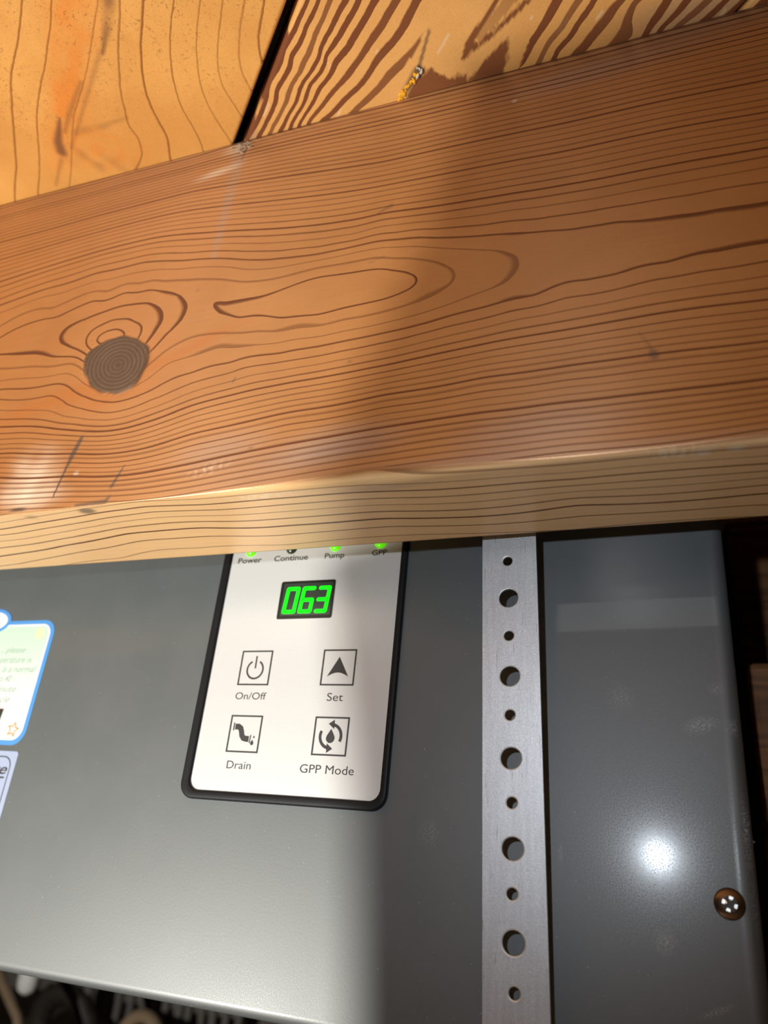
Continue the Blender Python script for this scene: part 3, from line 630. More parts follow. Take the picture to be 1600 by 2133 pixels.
def left_extra(X, Y):
    n1 = vnoise(X, Y, 0.6, 2); n2 = vnoise(X, Y, 0.9, 3)
    am = 0.75 * stroke(X, Y, [(-139, 88), (-154, 106), (-173, 125)], [7.0, 6.0, 2.5], 0.9) * (0.85 + 0.35 * n1)
    am += 0.35 * stroke(X, Y, [(-166, 120), (-182, 134), (-190, 142)], [6, 5, 4], 0.9)
    # brown swirl left of the joist edge
    sw = np.clip(np.sin(np.hypot(X + 171, (Y - 141) * 1.3) * 0.9 + 1.6 * n2), 0, 1)
    am += 0.6 * blob(X, Y, -171, 140.5, 14, 9, 35, 0.9) * (0.35 + 0.6 * sw)
    mk = 0.95 * stroke(X, Y, [(-176, 127), (-183, 134.5), (-184.5, 138.3)], [0.4, 1.4, 1.7], 0.9) + 0.75 * stroke(X, Y, [(-128, 90), (-138, 103), (-147, 112)], [2.2, 1.6, 0.4], 0.9) * (0.7 + 0.4 * n1)
    mk += 0.35 * stroke(X, Y, [(-147, 111), (-163, 124), (-180, 138)], [0.8, 0.6, 0.4], 0.9) + 0.45 * stroke(X, Y, [(-160, 118), (-171, 126), (-178, 132)], [0.7, 0.9, 0.6], 0.9)
    mk += 0.35 * stroke(X, Y, [(-174, 133), (-163, 133.5), (-153, 133)], [1.3, 1.0, 0.5], 0.9) * (0.8 + 0.4 * n2) + 0.3 * blob(X, Y, -173, 146, 12, 4, 38, 0.9) * (0.5 + 0.7 * n2)
    mk += 0.4 * stroke(X, Y, [(-187, 141), (-197, 150)], [0.8, 0.4], 0.9)
    pits = np.clip(1.05 - sm(Y, 112, 138) * 0.9 - 0.4 * (vnoise(X, Y, 0.12, 9)), 0, 1)
    return {'amber': np.clip(am, 0, 0.9), 'mark': np.clip(mk, 0, 0.85), 'pits': pits}
FIGURE = [[(-40.2, 151.3), (-36.2, 148.0), (-31.0, 144.2), (-26.3, 141.7), (-27.3, 146.2), (-29.6, 151.8), (-31.8, 155.2), (-40.6, 154.4)], [(-54.1, 144.4), (-49.8, 145.4), (-47.8, 147.7), (-47.1, 149.7), (-44.2, 148.9), (-40.1, 148.8), (-40.6, 154.4), (-61.4, 155.4), (-61.1, 152.0)], [(-40.9, 144.1), (-39.1, 140.1), (-35.8, 136.6), (-31.6, 133.5), (-27.3, 129.3), (-25.7, 129.8), (-30.3, 133.6), (-33.8, 137.1), (-36.8, 140.7), (-34.6, 140.5), (-28.2, 137.1), (-21.3, 133.2), (-19.1, 131.7), (-17.2, 132.3), (-23.2, 136.0), (-31.7, 140.7), (-37.4, 143.6)], [(-34.5, 140.3), (-35.7, 139.2), (-30.4, 134.3), (-25.4, 129.8), (-21.0, 131.1), (-28.1, 136.4)]]
CALM = [[(-44.6, 123.9), (-14.0, 132.9), (-19.2, 141.1), (-26.4, 154.3), (-43.9, 155.1), (-68.8, 153.3), (-75.4, 153.2), (-61.1, 144.4), (-51.7, 136.1)]]
def inside(X, Y, poly):
    r = np.zeros(X.shape, bool)
    for i in range(len(poly)):
        (ax, ay), (bx, by) = poly[i], poly[i - 1]
        c = ((ay > Y) != (by > Y)) & (X < (bx - ax) * (Y - ay) / (by - ay + 1e-12) + ax)
        r ^= c
    return r
def poly_mask(X, Y, polys, fray):
    d = (X - Y) * R2; t = (X + Y) * R2
    out = np.zeros(X.shape)
    for q in range(6):
        j = fray * vnoise(d * 0.3, t, 2.2, 60 + q // 3) + (q - 2.5) * 0.12
        for p in polys: out += inside(X + j * R2, Y - j * R2, p) / 6.0
    return np.clip(out, 0, 1)
def right_extra(X, Y):
    gr = 0.45 * sm(X, -5, 25) * sm(Y - 140, -2, 8) + 0.5 * blob(X, Y, -116.5, 150.5, 3.5, 3, 0, 0.8)
    mk = 0.85 * stroke(X, Y, [(-54.6, 144.4), (-63.7, 152.4)], [1.6, 0.5], 0.5) + 0.75 * stroke(X, Y, [(-54.3, 143.5), (-48, 133.2)], [0.55, 0.4], 0.6)
    # torn slivers of pale wood through the dark bands
    d = (X - Y) * R2; t = (X + Y) * R2
    sl = (np.sin(t * 7.3 + 2.1 * np.sin(d * 0.13)) * np.sin(t * 3.1 + 1.7 * np.sin(d * 0.09 + 1)) > 0.86) * (vnoise(d * 0.22, t, 1.1, 31) > 0.35)
    return {'grey': np.clip(gr, 0, 0.8), 'mark': np.clip(mk, 0, 1), 'pale': 0.30 * sl, 'figure': poly_mask(X, Y, FIGURE[:3], 1.6) + 0.5 * poly_mask(X, Y, FIGURE[3:], 1.0), 'calm': poly_mask(X, Y, CALM, 0.3)}
GAP_L, GAP_R, GAP2 = 20.4, 23.7, 133.1
def generic(seed):
    def f(X, Y):
        d = (X - Y) * R2; t = (X + Y) * R2
        return t / 7.0 + 1.2 * vnoise(d * 0.15, t, 0.05, seed)
    return f
pl = link('plank', plank_mesh(GAP_L - 112, GAP_L, fl, True, left_extra), M['left_plank'], ceiling)
tag(pl, 'golden plank with thin wavy grain and an orange pitch streak')
pr = link('plank', plank_mesh(GAP_R, GAP2 - 0.5, fr_, True, right_extra), M['right_plank'], ceiling)
tag(pr, 'striped plank with broad reddish-brown grain bands')
for i, (a, b) in enumerate(((GAP2 + 0.6, GAP2 + 110), (GAP2 + 111, GAP2 + 221), (GAP_L - 225, GAP_L - 114), (GAP_L - 338, GAP_L - 227), (GAP_L - 451, GAP_L - 340), (GAP2 + 222, GAP2 + 332), (GAP2 + 333, GAP2 + 443))):
    link('plank', plank_mesh(a, b, generic(40 + i), False), M['right_plank'], ceiling)
# upper floor layer above the gaps
bm = bmesh.new(); bm_box(bm, -1.1, 0.9, -0.7, 1.2, (JZ1 + 19.5) * MM, (JZ1 + 30) * MM)
link('upper_layer', bm_mesh('upper_layer', bm), M['dark_wood'], ceiling)
# torn, resin-filled nick in the striped plank
bm = bmesh.new()
p0 = np.array([-55.3, 145.0]); p1 = np.array([-63.6, 152.0]); R = random.Random(3)
for i in range(34):
    t = R.random() ** 0.8; c = p0 + (p1 - p0) * t + np.array([R.uniform(-.7, .7), R.uniform(-.7, .7)]) * (1 - 0.5 * t)
    r = R.uniform(0.25, 0.6)
    mtx = Matrix.Translation((c[0] * MM, c[1] * MM, (JZ1 - 0.1) * MM)) @ Matrix.Rotation(R.uniform(0, 3), 4, 'Z') @ Matrix.Diagonal((r * 1.7 * MM, r * MM, r * 0.8 * MM, 1))
    bmesh.ops.create_icosphere(bm, subdivisions=1, radius=1.0, matrix=mtx)
rs = link('resin_bead', bm_mesh('resin_bead', bm), M['resin'], pr); tag(rs, 'amber resin in the torn nick')
bm = bmesh.new()
for i in range(9):
    t = i / 8
    a = Vector((-54.6 + 1.7 * math.sin(t * 3.0) - 1.2 * t, 143.0 + 2.6 * t, JZ1 - 0.2)) * MM
    b = a + Vector((R.uniform(-.6, .6), R.uniform(-.6, .6), -0.35)) * MM
    bm_tube(bm, [a, (a + b) / 2 + Vector((0, 0, -0.0002)), b], [0.00032, 0.00038, 0.0001], 6)
tr = link('torn_fibre', bm_mesh('torn_fibre', bm), M['torn'], pr); tag(tr, 'pale torn wood fibres at the end of the nick')
# dust fluff where the gap meets the joist
bm = bmesh.new()
for i in range(26):
    c = Vector((-119.0 + R.gauss(0, 1.6), 151.6 - abs(R.gauss(0, 0.35)), 221.8 - abs(R.gauss(0, 1.8)))) * MM
    pts = [c + Vector((R.uniform(-1, 1), R.uniform(-.25, .1), R.uniform(-1, 1))) * MM * 0.8 for _ in range(4)]
    bm_tube(bm, pts, [0.00006, 0.00012, 0.0001, 0.00004], 4)
df = link('dust_fluff', bm_mesh('dust_fluff', bm), M['dust'], joist); tag(df, 'dusty cobweb fluff under the ceiling gap', kind='stuff')

# ------------------------------------------------------------------ dehumidifier
D2 = 212.0
K = D2 / 223.5                       # the layout below was measured on a plane at 223.5 mm
unit = empty('dehumidifier')
uX = Vector((0.9988, -0.0438, -0.0236)).normalized(); uY = Vector((0.0437, 0.999, -0.001)).normalized(); uZ = uX.cross(uY)
mu = Matrix.Identity(4)
org = uY * D2 * MM
for r in range(3):
    mu[r][0], mu[r][1], mu[r][2], mu[r][3] = uX[r], uY[r], uZ[r], org[r]
mu[2][3] += H
unit.matrix_world = mu
tag(unit, 'grey enamelled dehumidifier with a silver control panel, hanging behind the joist', 'dehumidifier')
k = K * MM
UL, UR, VB, VT = -610.0 * k, 8.9 * k, -40.5 * k, 165.0 * k
UD = 0.270
# housing: front face as a fine grid (scuffs ride on it), rolled right and bottom edges
rr = 0.0024
rx = 0.0036
gu = np.unique(np.concatenate([np.linspace(UL + rr, -0.075, 24), np.linspace(-0.070, UR - rx, 150)]))
gv = np.unique(np.concatenate([np.linspace(VB + rr, 0.105, 300), np.linspace(0.11, VT - rr, 6)]))
arc = (np.arange(1, 6) / 5) * math.pi / 2
uu = np.concatenate([[UL], [UL], gu, UR - rx + rx * np.sin(arc), [UR]])
du = np.concatenate([[UD], [rr], np.zeros(len(gu)), rr - rr * np.cos(arc), [UD]])
vv = np.concatenate([[VB], VB + rr - rr * np.sin(arc[::-1]), gv, VT - rr + rr * np.sin(arc), [VT]])
dv = np.concatenate([[UD], rr - rr * np.cos(arc[::-1]), np.zeros(len(gv)), rr - rr * np.cos(arc), [UD]])
Ug, Vg = np.meshgrid(uu, vv, indexing='ij')
Dg = np.maximum(du[:, None], dv[None])
Dg = Dg - 0.00026 * sm(Ug / k, 4.4, 7.3) * (Dg < 0.01)
um, vm = Ug / k, Vg / k
def pu(lst): return lst
sc = 0.9 * blob(um, vm, -0.8, 43, 3.6, 1.7, 12, 0.7) + 0.8 * blob(um, vm, 7.0, 42.5, 0.8, 2.0, 0, 0.6) + 0.9 * blob(um, vm, 7.6, 18, 0.7, 6.5, 0, 0.7) + 0.5 * blob(um, vm, 7.9, 4, 0.6, 9, 0, 0.8)
sc += 1.0 * blob(um, vm, -38.0, 8.5, 0.28, 2.3, 0, 0.5) + 0.7 * blob(um, vm, -13, -9, 2.2, 2.5, 0, 0.7) + 0.7 * blob(um, vm, -2.5, -22, 3.5, 0.6, 25, 0.6)
sc += 0.5 * blob(um, vm, 3.5, 52.5, 1.6, 1.4, 0, 0.7) + 0.35 * blob(um, vm, -75, 12, 2.2, 3.5, 20, 0.7) + 0.35 * blob(um, vm, -21, 50, 3, 3, 0, 0.8)
film_reflection = sm(um, -40, -37) * (1 - sm(um, 5.6, 6.4)) * (1 - sm(np.abs(vm - 74.0 - (um + 17) * 0.02), 4.0, 4.6)) + 0.7 * blob(um, vm, -17, 92, 10, 14, 0, 0.9) + 0.5 * blob(um, vm, -22, 86, 6, 9, 10, 0.9)  # residue strip, then two blobs that paint a reflection into the enamel colour
V = np.stack([Ug, Dg, Vg], -1).reshape(-1, 3)
n, m = Ug.shape
hm = np_mesh('housing', V, grid_faces(n, m), {'scuff': np.clip(sc, 0, 1).ravel(), 'film_reflection': np.clip(film_reflection, 0, 1).ravel()})
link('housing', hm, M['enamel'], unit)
bm = bmesh.new(); bm_box(bm, UL + 0.001, UR - 0.001, UD - 0.012, UD, VB + 0.001, VT - 0.001)
link('back_panel', bm_mesh('back_panel', bm), M['enamel'], unit)

def prism(name, pts, y0, y1, mat, parent, bev=0.0):
    bm = bmesh.new(); bm_prism(bm, [(u * k, v * k) for u, v in pts], y0 * MM, y1 * MM, bev * MM)
    return link(name, bm_mesh(name, bm), mat, parent)
def ring(name, out, inn, y0, y1, mat, parent):
    bm = bmesh.new(); bm_ring(bm, [(u * k, v * k) for u, v in out], [(u * k, v * k) for u, v in inn], y0 * MM, y1 * MM)
    return link(name, bm_mesh(name, bm), mat, parent)

def lettering(text, u0, u1, vb, vt, y, mat, parent, bold=0.0, shear=0.0, name='lettering'):
    cu = bpy.data.curves.new(name, 'FONT'); cu.body = text; cu.size = 1.0; cu.offset = bold; cu.shear = shear
    cu.resolution_u = 4
    ob = bpy.data.objects.new('tmp_text', cu); COL.objects.link(ob)
    cap = bpy.data.curves.new('cap', 'FONT'); cap.body = 'H'; cap.size = 1.0
    oc = bpy.data.objects.new('tmp_cap', cap); COL.objects.link(oc)
    bpy.context.view_layer.update()
    dg = bpy.context.evaluated_depsgraph_get()
    me = bpy.data.meshes.new_from_object(ob.evaluated_get(dg)); mc = bpy.data.meshes.new_from_object(oc.evaluated_get(dg))
    ch = max(v.co.y for v in mc.vertices)
    bpy.data.meshes.remove(mc)
    for q in (ob, oc): bpy.data.objects.remove(q, do_unlink=True)
    x0 = min(v.co.x for v in me.vertices); x1 = max(v.co.x for v in me.vertices)
    for v in me.vertices:
        x = u0 + (v.co.x - x0) / (x1 - x0) * (u1 - u0); z = vb + v.co.y / ch * (vt - vb)
        v.co = Vector((x * k, y * MM, z * k))
    me.name = name
    return link(name, me, mat, parent)

# control panel: raised black bezel, silver overlay, display, buttons
PTOP = 128.0
po = rrect(-160.6, -88.0, 15.7, PTOP, 5.0, 8); pi = rrect(-157.4, -90.3, 18.5, PTOP - 3, 3.6, 8)
panel = empty('control_panel', parent=unit)
BZ = -1.6
bez = ring('bezel', po, pi, BZ, 0.3, M['bezel'], panel)
bm = bmesh.new(); bm.from_mesh(bez.data)
bmesh.ops.bevel(bm, geom=[e for e in bm.edges if all(abs(v.co.y - BZ * MM) < 1e-6 for v in e.verts) and len(e.link_faces) == 2 and abs(e.link_faces[0].normal.dot(e.link_faces[1].normal)) < 0.7], offset=0.0007, segments=3, profile=0.5, affect='EDGES')
bm.to_mesh(bez.data); bm.free()
for p in bez.data.polygons: p.use_smooth = True
PY = -0.7
prism('face_plate', rrect(-157.9, -89.8, 18.0, PTOP - 2.5, 4.0, 8), PY, 0.2, M['plate'], panel)
prism('display_window', rrect(-134.6, -113.7, 75.5, 89.1, 0.5, 3), PY - 0.05, PY + 0.1, M['window'], panel)
ring('display_rim', rrect(-134.7, -113.6, 75.4, 89.2, 0.7, 3), rrect(-133.7, -114.5, 76.6, 88.2, 0.3, 3), PY - 0.14, PY + 0.1, M['window_rim'], panel)
SEG = {'a': ((0, 1), (1, 1)), 'b': ((1, 1), (1, .5)), 'c': ((1, .5), (1, 0)), 'd': ((0, 0), (1, 0)), 'e': ((0, 0), (0, .5)), 'f': ((0, .5), (0, 1)), 'g': ((0, .5), (1, .5))}
def digit(u0, u1, v0, v1, segs, parent):
    bm = bmesh.new()
    w = 0.66
    for s_ in segs:
        (ax, ay), (bx, by) = SEG[s_]
        A = np.array([u0 + w + ax * (u1 - u0 - 2 * w), v0 + w + ay * (v1 - v0 - 2 * w)]); B = np.array([u0 + w + bx * (u1 - u0 - 2 * w), v0 + w + by * (v1 - v0 - 2 * w)])
        d = (B - A) / np.linalg.norm(B - A); nrm = np.array([-d[1], d[0]])
        A = A + d * 0.12; B = B - d * 0.12
        pts = []
        for c, sgn in ((B, 1), (A, -1)):
            for q in range(7):
                a = math.radians(-90 + 180 * q / 6)
                pts.append(c + sgn * (d * math.cos(a) + nrm * math.sin(a)) * w)
        pts = [(p[0] + 0.10 * (p[1] - 82.3), p[1]) for p in pts]
        bm_prism(bm, [(p[0] * k, p[1] * k) for p in pts], (PY - 0.10) * MM, (PY - 0.06) * MM)
    return link('display_digit', bm_mesh('display_digit', bm), M['green'], parent)
digit(-132.6, -127.3, 77.3, 87.0, 'abcdef', panel)
digit(-126.4, -121.1, 77.3, 87.0, 'acdefg', panel)
digit(-120.2, -115.3, 77.3, 87.0, 'abcdg', panel)
for u_, lit in ((-149.7, 1), (-132.9, 0), (-115.4, 1), (-98.3, 1)):
    bm = bmesh.new()
    bmesh.ops.create_uvsphere(bm, u_segments=16, v_segments=10, radius=1.0, matrix=Matrix.Translation((u_ * k, PY * MM, 101.9 * k)) @ Matrix.Diagonal((0.0021, 0.0013, 0.0021, 1)))
    o = link('indicator_light', bm_mesh('indicator_light', bm), M['lime'] if lit else M['led_off'], panel, True)
    tag(o, 'glowing green indicator light' if lit else 'unlit dark indicator light')
LY = PY - 0.03
for t_, a, b, c, d in (('Power', -154.6, -144.7, 97.3, 99.3), ('Continue', -139.5, -125.8, 97.3, 99.3), ('Pump', -119.2, -111.6, 97.3, 99.2), ('GPP', -101.2, -95.6, 97.3, 99.2)):
    lettering(t_, a, b, c, d, LY, M['ink'], panel, 0.018)
for t_, a, b, c, d in (('On/Off', -145.8, -134.0, 47.8, 50.1), ('Set', -111.6, -105.9, 47.7, 50.2), ('Drain', -144.6, -135.6, 25.6, 28.0), ('GPP Mode', -117.9, -99.5, 25.5, 28.0)):
    lettering(t_, a, b, c, d, LY, M['ink'], panel)

def icon_mesh(name, polys, parent):
    bm = bmesh.new()
    for q in polys:
        ar = sum(q[i][0] * q[(i + 1) % len(q)][1] - q[(i + 1) % len(q)][0] * q[i][1] for i in range(len(q)))
        if ar < 0: q = q[::-1]
        bm_prism(bm, [(u * k, v * k) for u, v in q], (LY - 0.01) * MM, (LY + 0.02) * MM)
    return link(name, bm_mesh(name, bm), M['ink'], parent)
def arc_band(cx, cy, r, w, a0, a1, n=20):
    A = [math.radians(a0 + (a1 - a0) * i / n) for i in range(n + 1)]
    return [(cx + (r + w / 2) * math.cos(a), cy + (r + w / 2) * math.sin(a)) for a in A] + [(cx + (r - w / 2) * math.cos(a), cy + (r - w / 2) * math.sin(a)) for a in A[::-1]]
B1, B2, B3, B4 = (-139.9, 58.45), (-108.75, 58.55), (-139.9, 36.6), (-108.7, 36.75)
for (cx, cy) in (B1, B2, B3, B4):
    o = rrect(cx - 6.0, cx + 6.0, cy - 5.95, cy + 5.95, 0.05, 1); i_ = rrect(cx - 5.5, cx + 5.5, cy - 5.45, cy + 5.45, 0.05, 1)
    ring('button_frame', o, i_, LY - 0.08, LY + 0.05, M['ink'], panel)
# power symbol
icon_mesh('power_symbol', [arc_band(B1[0], B1[1] - 0.6, 3.05, 0.62, 118, 422, 30), [(B1[0] - .28, B1[1] - 0.2), (B1[0] + .28, B1[1] - 0.2), (B1[0] + .28, B1[1] + 4.1), (B1[0] - .28, B1[1] + 4.1)]], panel)
# up arrow with a hollow base
x, y = B2
base = [(x + 3.8 - 7.6 * i / 12, y - 3.0 + 1.3 * math.sin(math.pi * i / 12)) for i in range(13)]
icon_mesh('arrow_symbol', [[(x, y + 3.5)] + base[::-1]], panel)
# bent drain pipe with drops
x, y = B3
cl = [(-3.9, 2.2), (-2.6, 2.25), (-1.7, 1.7), (-1.2, .6), (-.9, -.5), (-.2, -1.35), (1.0, -1.6), (1.9, -1.6)]
def band(cl, w):
    L, Rr_ = [], []
    for i, p in enumerate(cl):
        a = np.array(cl[min(i + 1, len(cl) - 1)]) - np.array(cl[max(i - 1, 0)]); a = a / np.linalg.norm(a)
        L.append((p[0] - a[1] * w, p[1] + a[0] * w)); Rr_.append((p[0] + a[1] * w, p[1] - a[0] * w))
    return L + Rr_[::-1]
def drop(cx, cy, s_):
    pts = [(cx, cy + 1.9 * s_)]
    for i in range(13):
        a = math.radians(35 - 250 * i / 12)
        pts.append((cx + s_ * math.cos(a), cy + s_ * math.sin(a)))
    return pts
sh = lambda L, dx=0, dy=0: [(x + u + dx, y + v + dy) for u, v in L]
icon_mesh('drain_symbol', [sh(band(cl, 0.95)), sh([(-4.6, 1.0), (-4.15, 1.0), (-4.15, 3.5), (-4.6, 3.5)]), sh([(2.1, -2.9), (2.5, -2.9), (2.7, -.3), (2.3, -.3)]), sh(drop(3.3, -2.9, .62)), sh(drop(3.75, -1.0, .3))], panel)
# drop between two turning arrows
x, y = B4
icon_mesh('cycle_symbol', [sh(drop(0, -.6, 1.5)), sh(arc_band(0, 0, 3.6, 0.95, -25, 78, 16)), sh(arc_band(0, 0, 3.6, 0.95, 155, 258, 16)),
                           sh([(-1.1, 3.8), (0.9, 5.1), (1.0, 2.2)]), sh([(1.1, -3.8), (-0.9, -5.1), (-1.0, -2.2)])], panel)

# stickers at the left
s1 = empty('notice_sticker', parent=unit)
bord = rrect(-330, -234.2, 29.7, 78.1, 6.0, 8)
prism('sticker_border', bord, -0.12, 0.05, M['sticker_blue'], s1)
prism('sticker_sheet', rrect(-328.4, -236.1, 31.5, 76.5, 4.6, 8), -0.16, -0.02, M['sticker_white'], s1)
prism('sticker_panel', rrect(-327.6, -236.9, 32.3, 75.7, 4.0, 8), -0.175, -0.02, M['mint'], s1)
circ = lambda cx, cy, r: [(cx + r * math.cos(2 * math.pi * i / 40), cy + r * math.sin(2 * math.pi * i / 40)) for i in range(40)]
oval = lambda cx, cy, rx_, ry_: [(cx + rx_ * math.cos(2 * math.pi * i / 40), cy + ry_ * math.sin(2 * math.pi * i / 40)) for i in range(40)]
prism('badge_rim', oval(-269, 78.2, 10.2, 5.4), -0.20, -0.05, M['sticker_blue'], s1)
prism('badge', oval(-269, 78.2, 8.3, 4.0), -0.24, -0.1, M['sticker_white'], s1)
prism('badge_mark', oval(-266.2, 78.0, 1.2, 1.2), -0.26, -0.15, M['sticker_pink'], s1)
prism('sun_patch', circ(-241.4, 72.6, 2.3), -0.19, -0.1, M['sticker_yellow'], s1)
SY = -0.20
for t_, a, b, c in ((', please', -258.6, -246.2, 64.9), ('perature is', -258.5, -241.6, 60.9), ('is a normal', -255.5, -238.2, 57.1), ('to 40', -256.5, -249.3, 53.4), ('minute', -258.5, -245.2, 49.4), ('cycle', -256.0, -247.0, 45.4)):
    lettering(t_, a, b, c, c + 2.5, SY, M['sticker_text'], s1, 0.0, 0.25)
prism('picture_band', [(-275, 41.6), (-247.4, 41.6), (-247.4, 45.0), (-275, 45.0)], SY, SY + 0.05, M['sticker_pink'], s1)
prism('picture_panel', [(-275, 31.9), (-249.6, 31.9), (-248.4, 43.0), (-275, 43.0)], SY - 0.03, SY + 0.05, M['sticker_black'], s1)
prism('picture_panel', [(-275, 32.4), (-252.0, 32.4), (-250.6, 42.0), (-275, 42.0)], SY - 0.05, SY + 0.05, M['sticker_brown'], s1)
st = []
for i in range(10):
    a = math.radians(80 + 36 * i); r_ = 3.1 if i % 2 == 0 else 1.5
    st.append((-241.0 + r_ * math.cos(a), 35.4 + r_ * math.sin(a)))
sti = [(-241.0 + (u + 241.0) * 0.68, 35.4 + (v - 35.4) * 0.68) for u, v in st]
ring('star', st, sti, SY, SY + 0.05, M['sticker_orange'], s1)
s2 = empty('label_sticker', parent=unit)
prism('label_sheet', rrect(-300, -234.9, -8.0, 27.6, 1.2, 4), -0.12, 0.05, M['sticker_grey'], s2)
ring('label_outline', rrect(-297.5, -237.0, -6.0, 25.8, 4.0, 8), rrect(-297.1, -237.4, -5.6, 25.4, 3.7, 8), -0.15, -0.05, M['ink'], s2)
lettering('re', -245.2, -238.1, 19.5, 23.1, -0.15, M['ink'], s2, 0.012, 0.25)
prism('label_underline', [(-250, 18.0), (-238.8, 18.0), (-238.5, 18.6), (-250, 18.6)], -0.15, -0.05, M['ink'], s2)
ring('label_box', rrect(-290, -240.0, -3.0, 15.5, 0.3, 2), rrect(-289.7, -240.4, -2.6, 15.1, 0.2, 2), -0.15, -0.05, M['ink'], s2)

# screw in the right flange
SU, SV = 2.3, 0.8
prof = [(0.0, -1.1), (0.9, -1.08), (1.9, -0.92), (2.7, -0.68), (3.25, -0.42), (3.55, -0.15), (3.6, 0.1)]
bm = bmesh.new(); rings_ = []
for r_, y_ in prof[1:]:
    rings_.append([bm.verts.new(((SU + r_ * math.cos(2 * math.pi * i / 32)) * k, y_ * MM, (SV + r_ * math.sin(2 * math.pi * i / 32)) * k)) for i in range(32)])
for A, B in zip(rings_[:-1], rings_[1:]):
    for i in range(32): bm.faces.new((A[(i + 1) % 32], A[i], B[i], B[(i + 1) % 32]))
bm.faces.new(rings_[0])
bmesh.ops.recalc_face_normals(bm, faces=bm.faces)
screw = link('screw', bm_mesh('screw', bm), M['bronze'], unit, True); tag(screw, 'bronze round-head cross-recess screw')
cross = []
for i in range(4):
    a = math.radians(90 * i + 28)
    for (l_, w_) in ((1.75, -0.42), (1.75, 0.42), (0.62, 0.62)):
        if l_ == 0.62: a2 = a + math.radians(45); cross.append((SU + 0.6 * math.cos(a2), SV + 0.6 * math.sin(a2)))
        else: cross.append((SU + l_ * math.cos(a) - w_ * math.sin(a), SV + l_ * math.sin(a) + w_ * math.cos(a)))
prism('cross_recess', cross, -1.16, -0.9, M['sticker_black'], screw)
for i in range(4):
    a = math.radians(90 * i + 28 + 45)
    cxx, cyy = SU + 1.35 * math.cos(a), SV + 1.35 * math.sin(a)
    t = np.array([-math.sin(a), math.cos(a)]); nrm = np.array([math.cos(a), math.sin(a)])
    q = [np.array([cxx, cyy]) + nrm * (-.35) - t * .45, np.array([cxx, cyy]) + nrm * .4 - t * .55, np.array([cxx, cyy]) + nrm * .4 + t * .55, np.array([cxx, cyy]) + nrm * (-.35) + t * .45]
    prism('recess_wing', [tuple(p) for p in q], -1.22, -0.8, M['recess'], screw, 0.05)

# ------------------------------------------------------------------ perforated hanger strap in front of the dehumidifier
strap = empty('hanger_strap'); strap.matrix_world = mu
tag(strap, 'galvanised steel hanger strap with punched holes, vertical in front of the dehumidifier', 'strap')
def sdep(v): return 197.5 + (80.0 - v) / 90.0 * 5.5        # depth of the strap from the camera along the unit's normal
def spt(u, v, dd=0.0):
    d = sdep(v)
    s_ = d / 223.5
    return Vector((u * s_ * MM, (d - D2 + dd) * MM, v * s_ * MM))
def hole_line(v): return np.interp(v, [-24.5, -2.1, 20.6, 44.6, 68.4, 92.9], [-49.5, -50.6, -51.2, -52.3, -53.2, -54.2]) if -24.5 <= v <= 92.9 else (-49.5 + (-24.5 - v) * -0.0 + (v + 24.5) * -0.045 if v < 0 else -54.2 - (v - 92.9) * 0.035)
def edge_l(v): return -62.7 + (101.6 - v) * (5.2 / 133.7)
def edge_r(v): return -45.3 + (101.2 - v) * (4.8 / 130.8)
small = [(-54.2, 92.9), (-53.2, 68.4), (-52.3, 44.6), (-51.2, 20.6), (-50.6, -2.1), (-49.5, -24.5), (-48.6, -47.0), (-55.2, 117.5), (-56.2, 142)]
bigs = [(-53.6, 80.5), (-52.6, 56.0), (-51.7, 32.5), (-50.7, 8.9), (-50.0, -13.4), (-49.0, -35.5), (-54.7, 105.0), (-55.7, 130)]
holes = sorted([(u, v, 1.53) for u, v in small] + [(u, v, 3.0) for u, v in bigs], key=lambda h: -h[1])
bm = bmesh.new()
NH = 32
TH = 0.9
rims_f, rims_b = [], []
cuts = [holes[0][1] + 12] + [(a[1] + b[1]) / 2 for a, b in zip(holes[:-1], holes[1:])] + [holes[-1][1] - 11]
edge_verts = {}
def row(v):
    key = round(v, 3)
    if key not in edge_verts:
        n_ = 8
        edge_verts[key] = [(edge_l(v) + (edge_r(v) - edge_l(v)) * i / n_, v) for i in range(n_ + 1)]
    return edge_verts[key]
vcache = {}
def vt(u, v, dd):
    key = (round(u, 4), round(v, 4), dd)
    if key not in vcache: vcache[key] = bm.verts.new(spt(u, v, dd))
    return vcache[key]
edge_faces = []
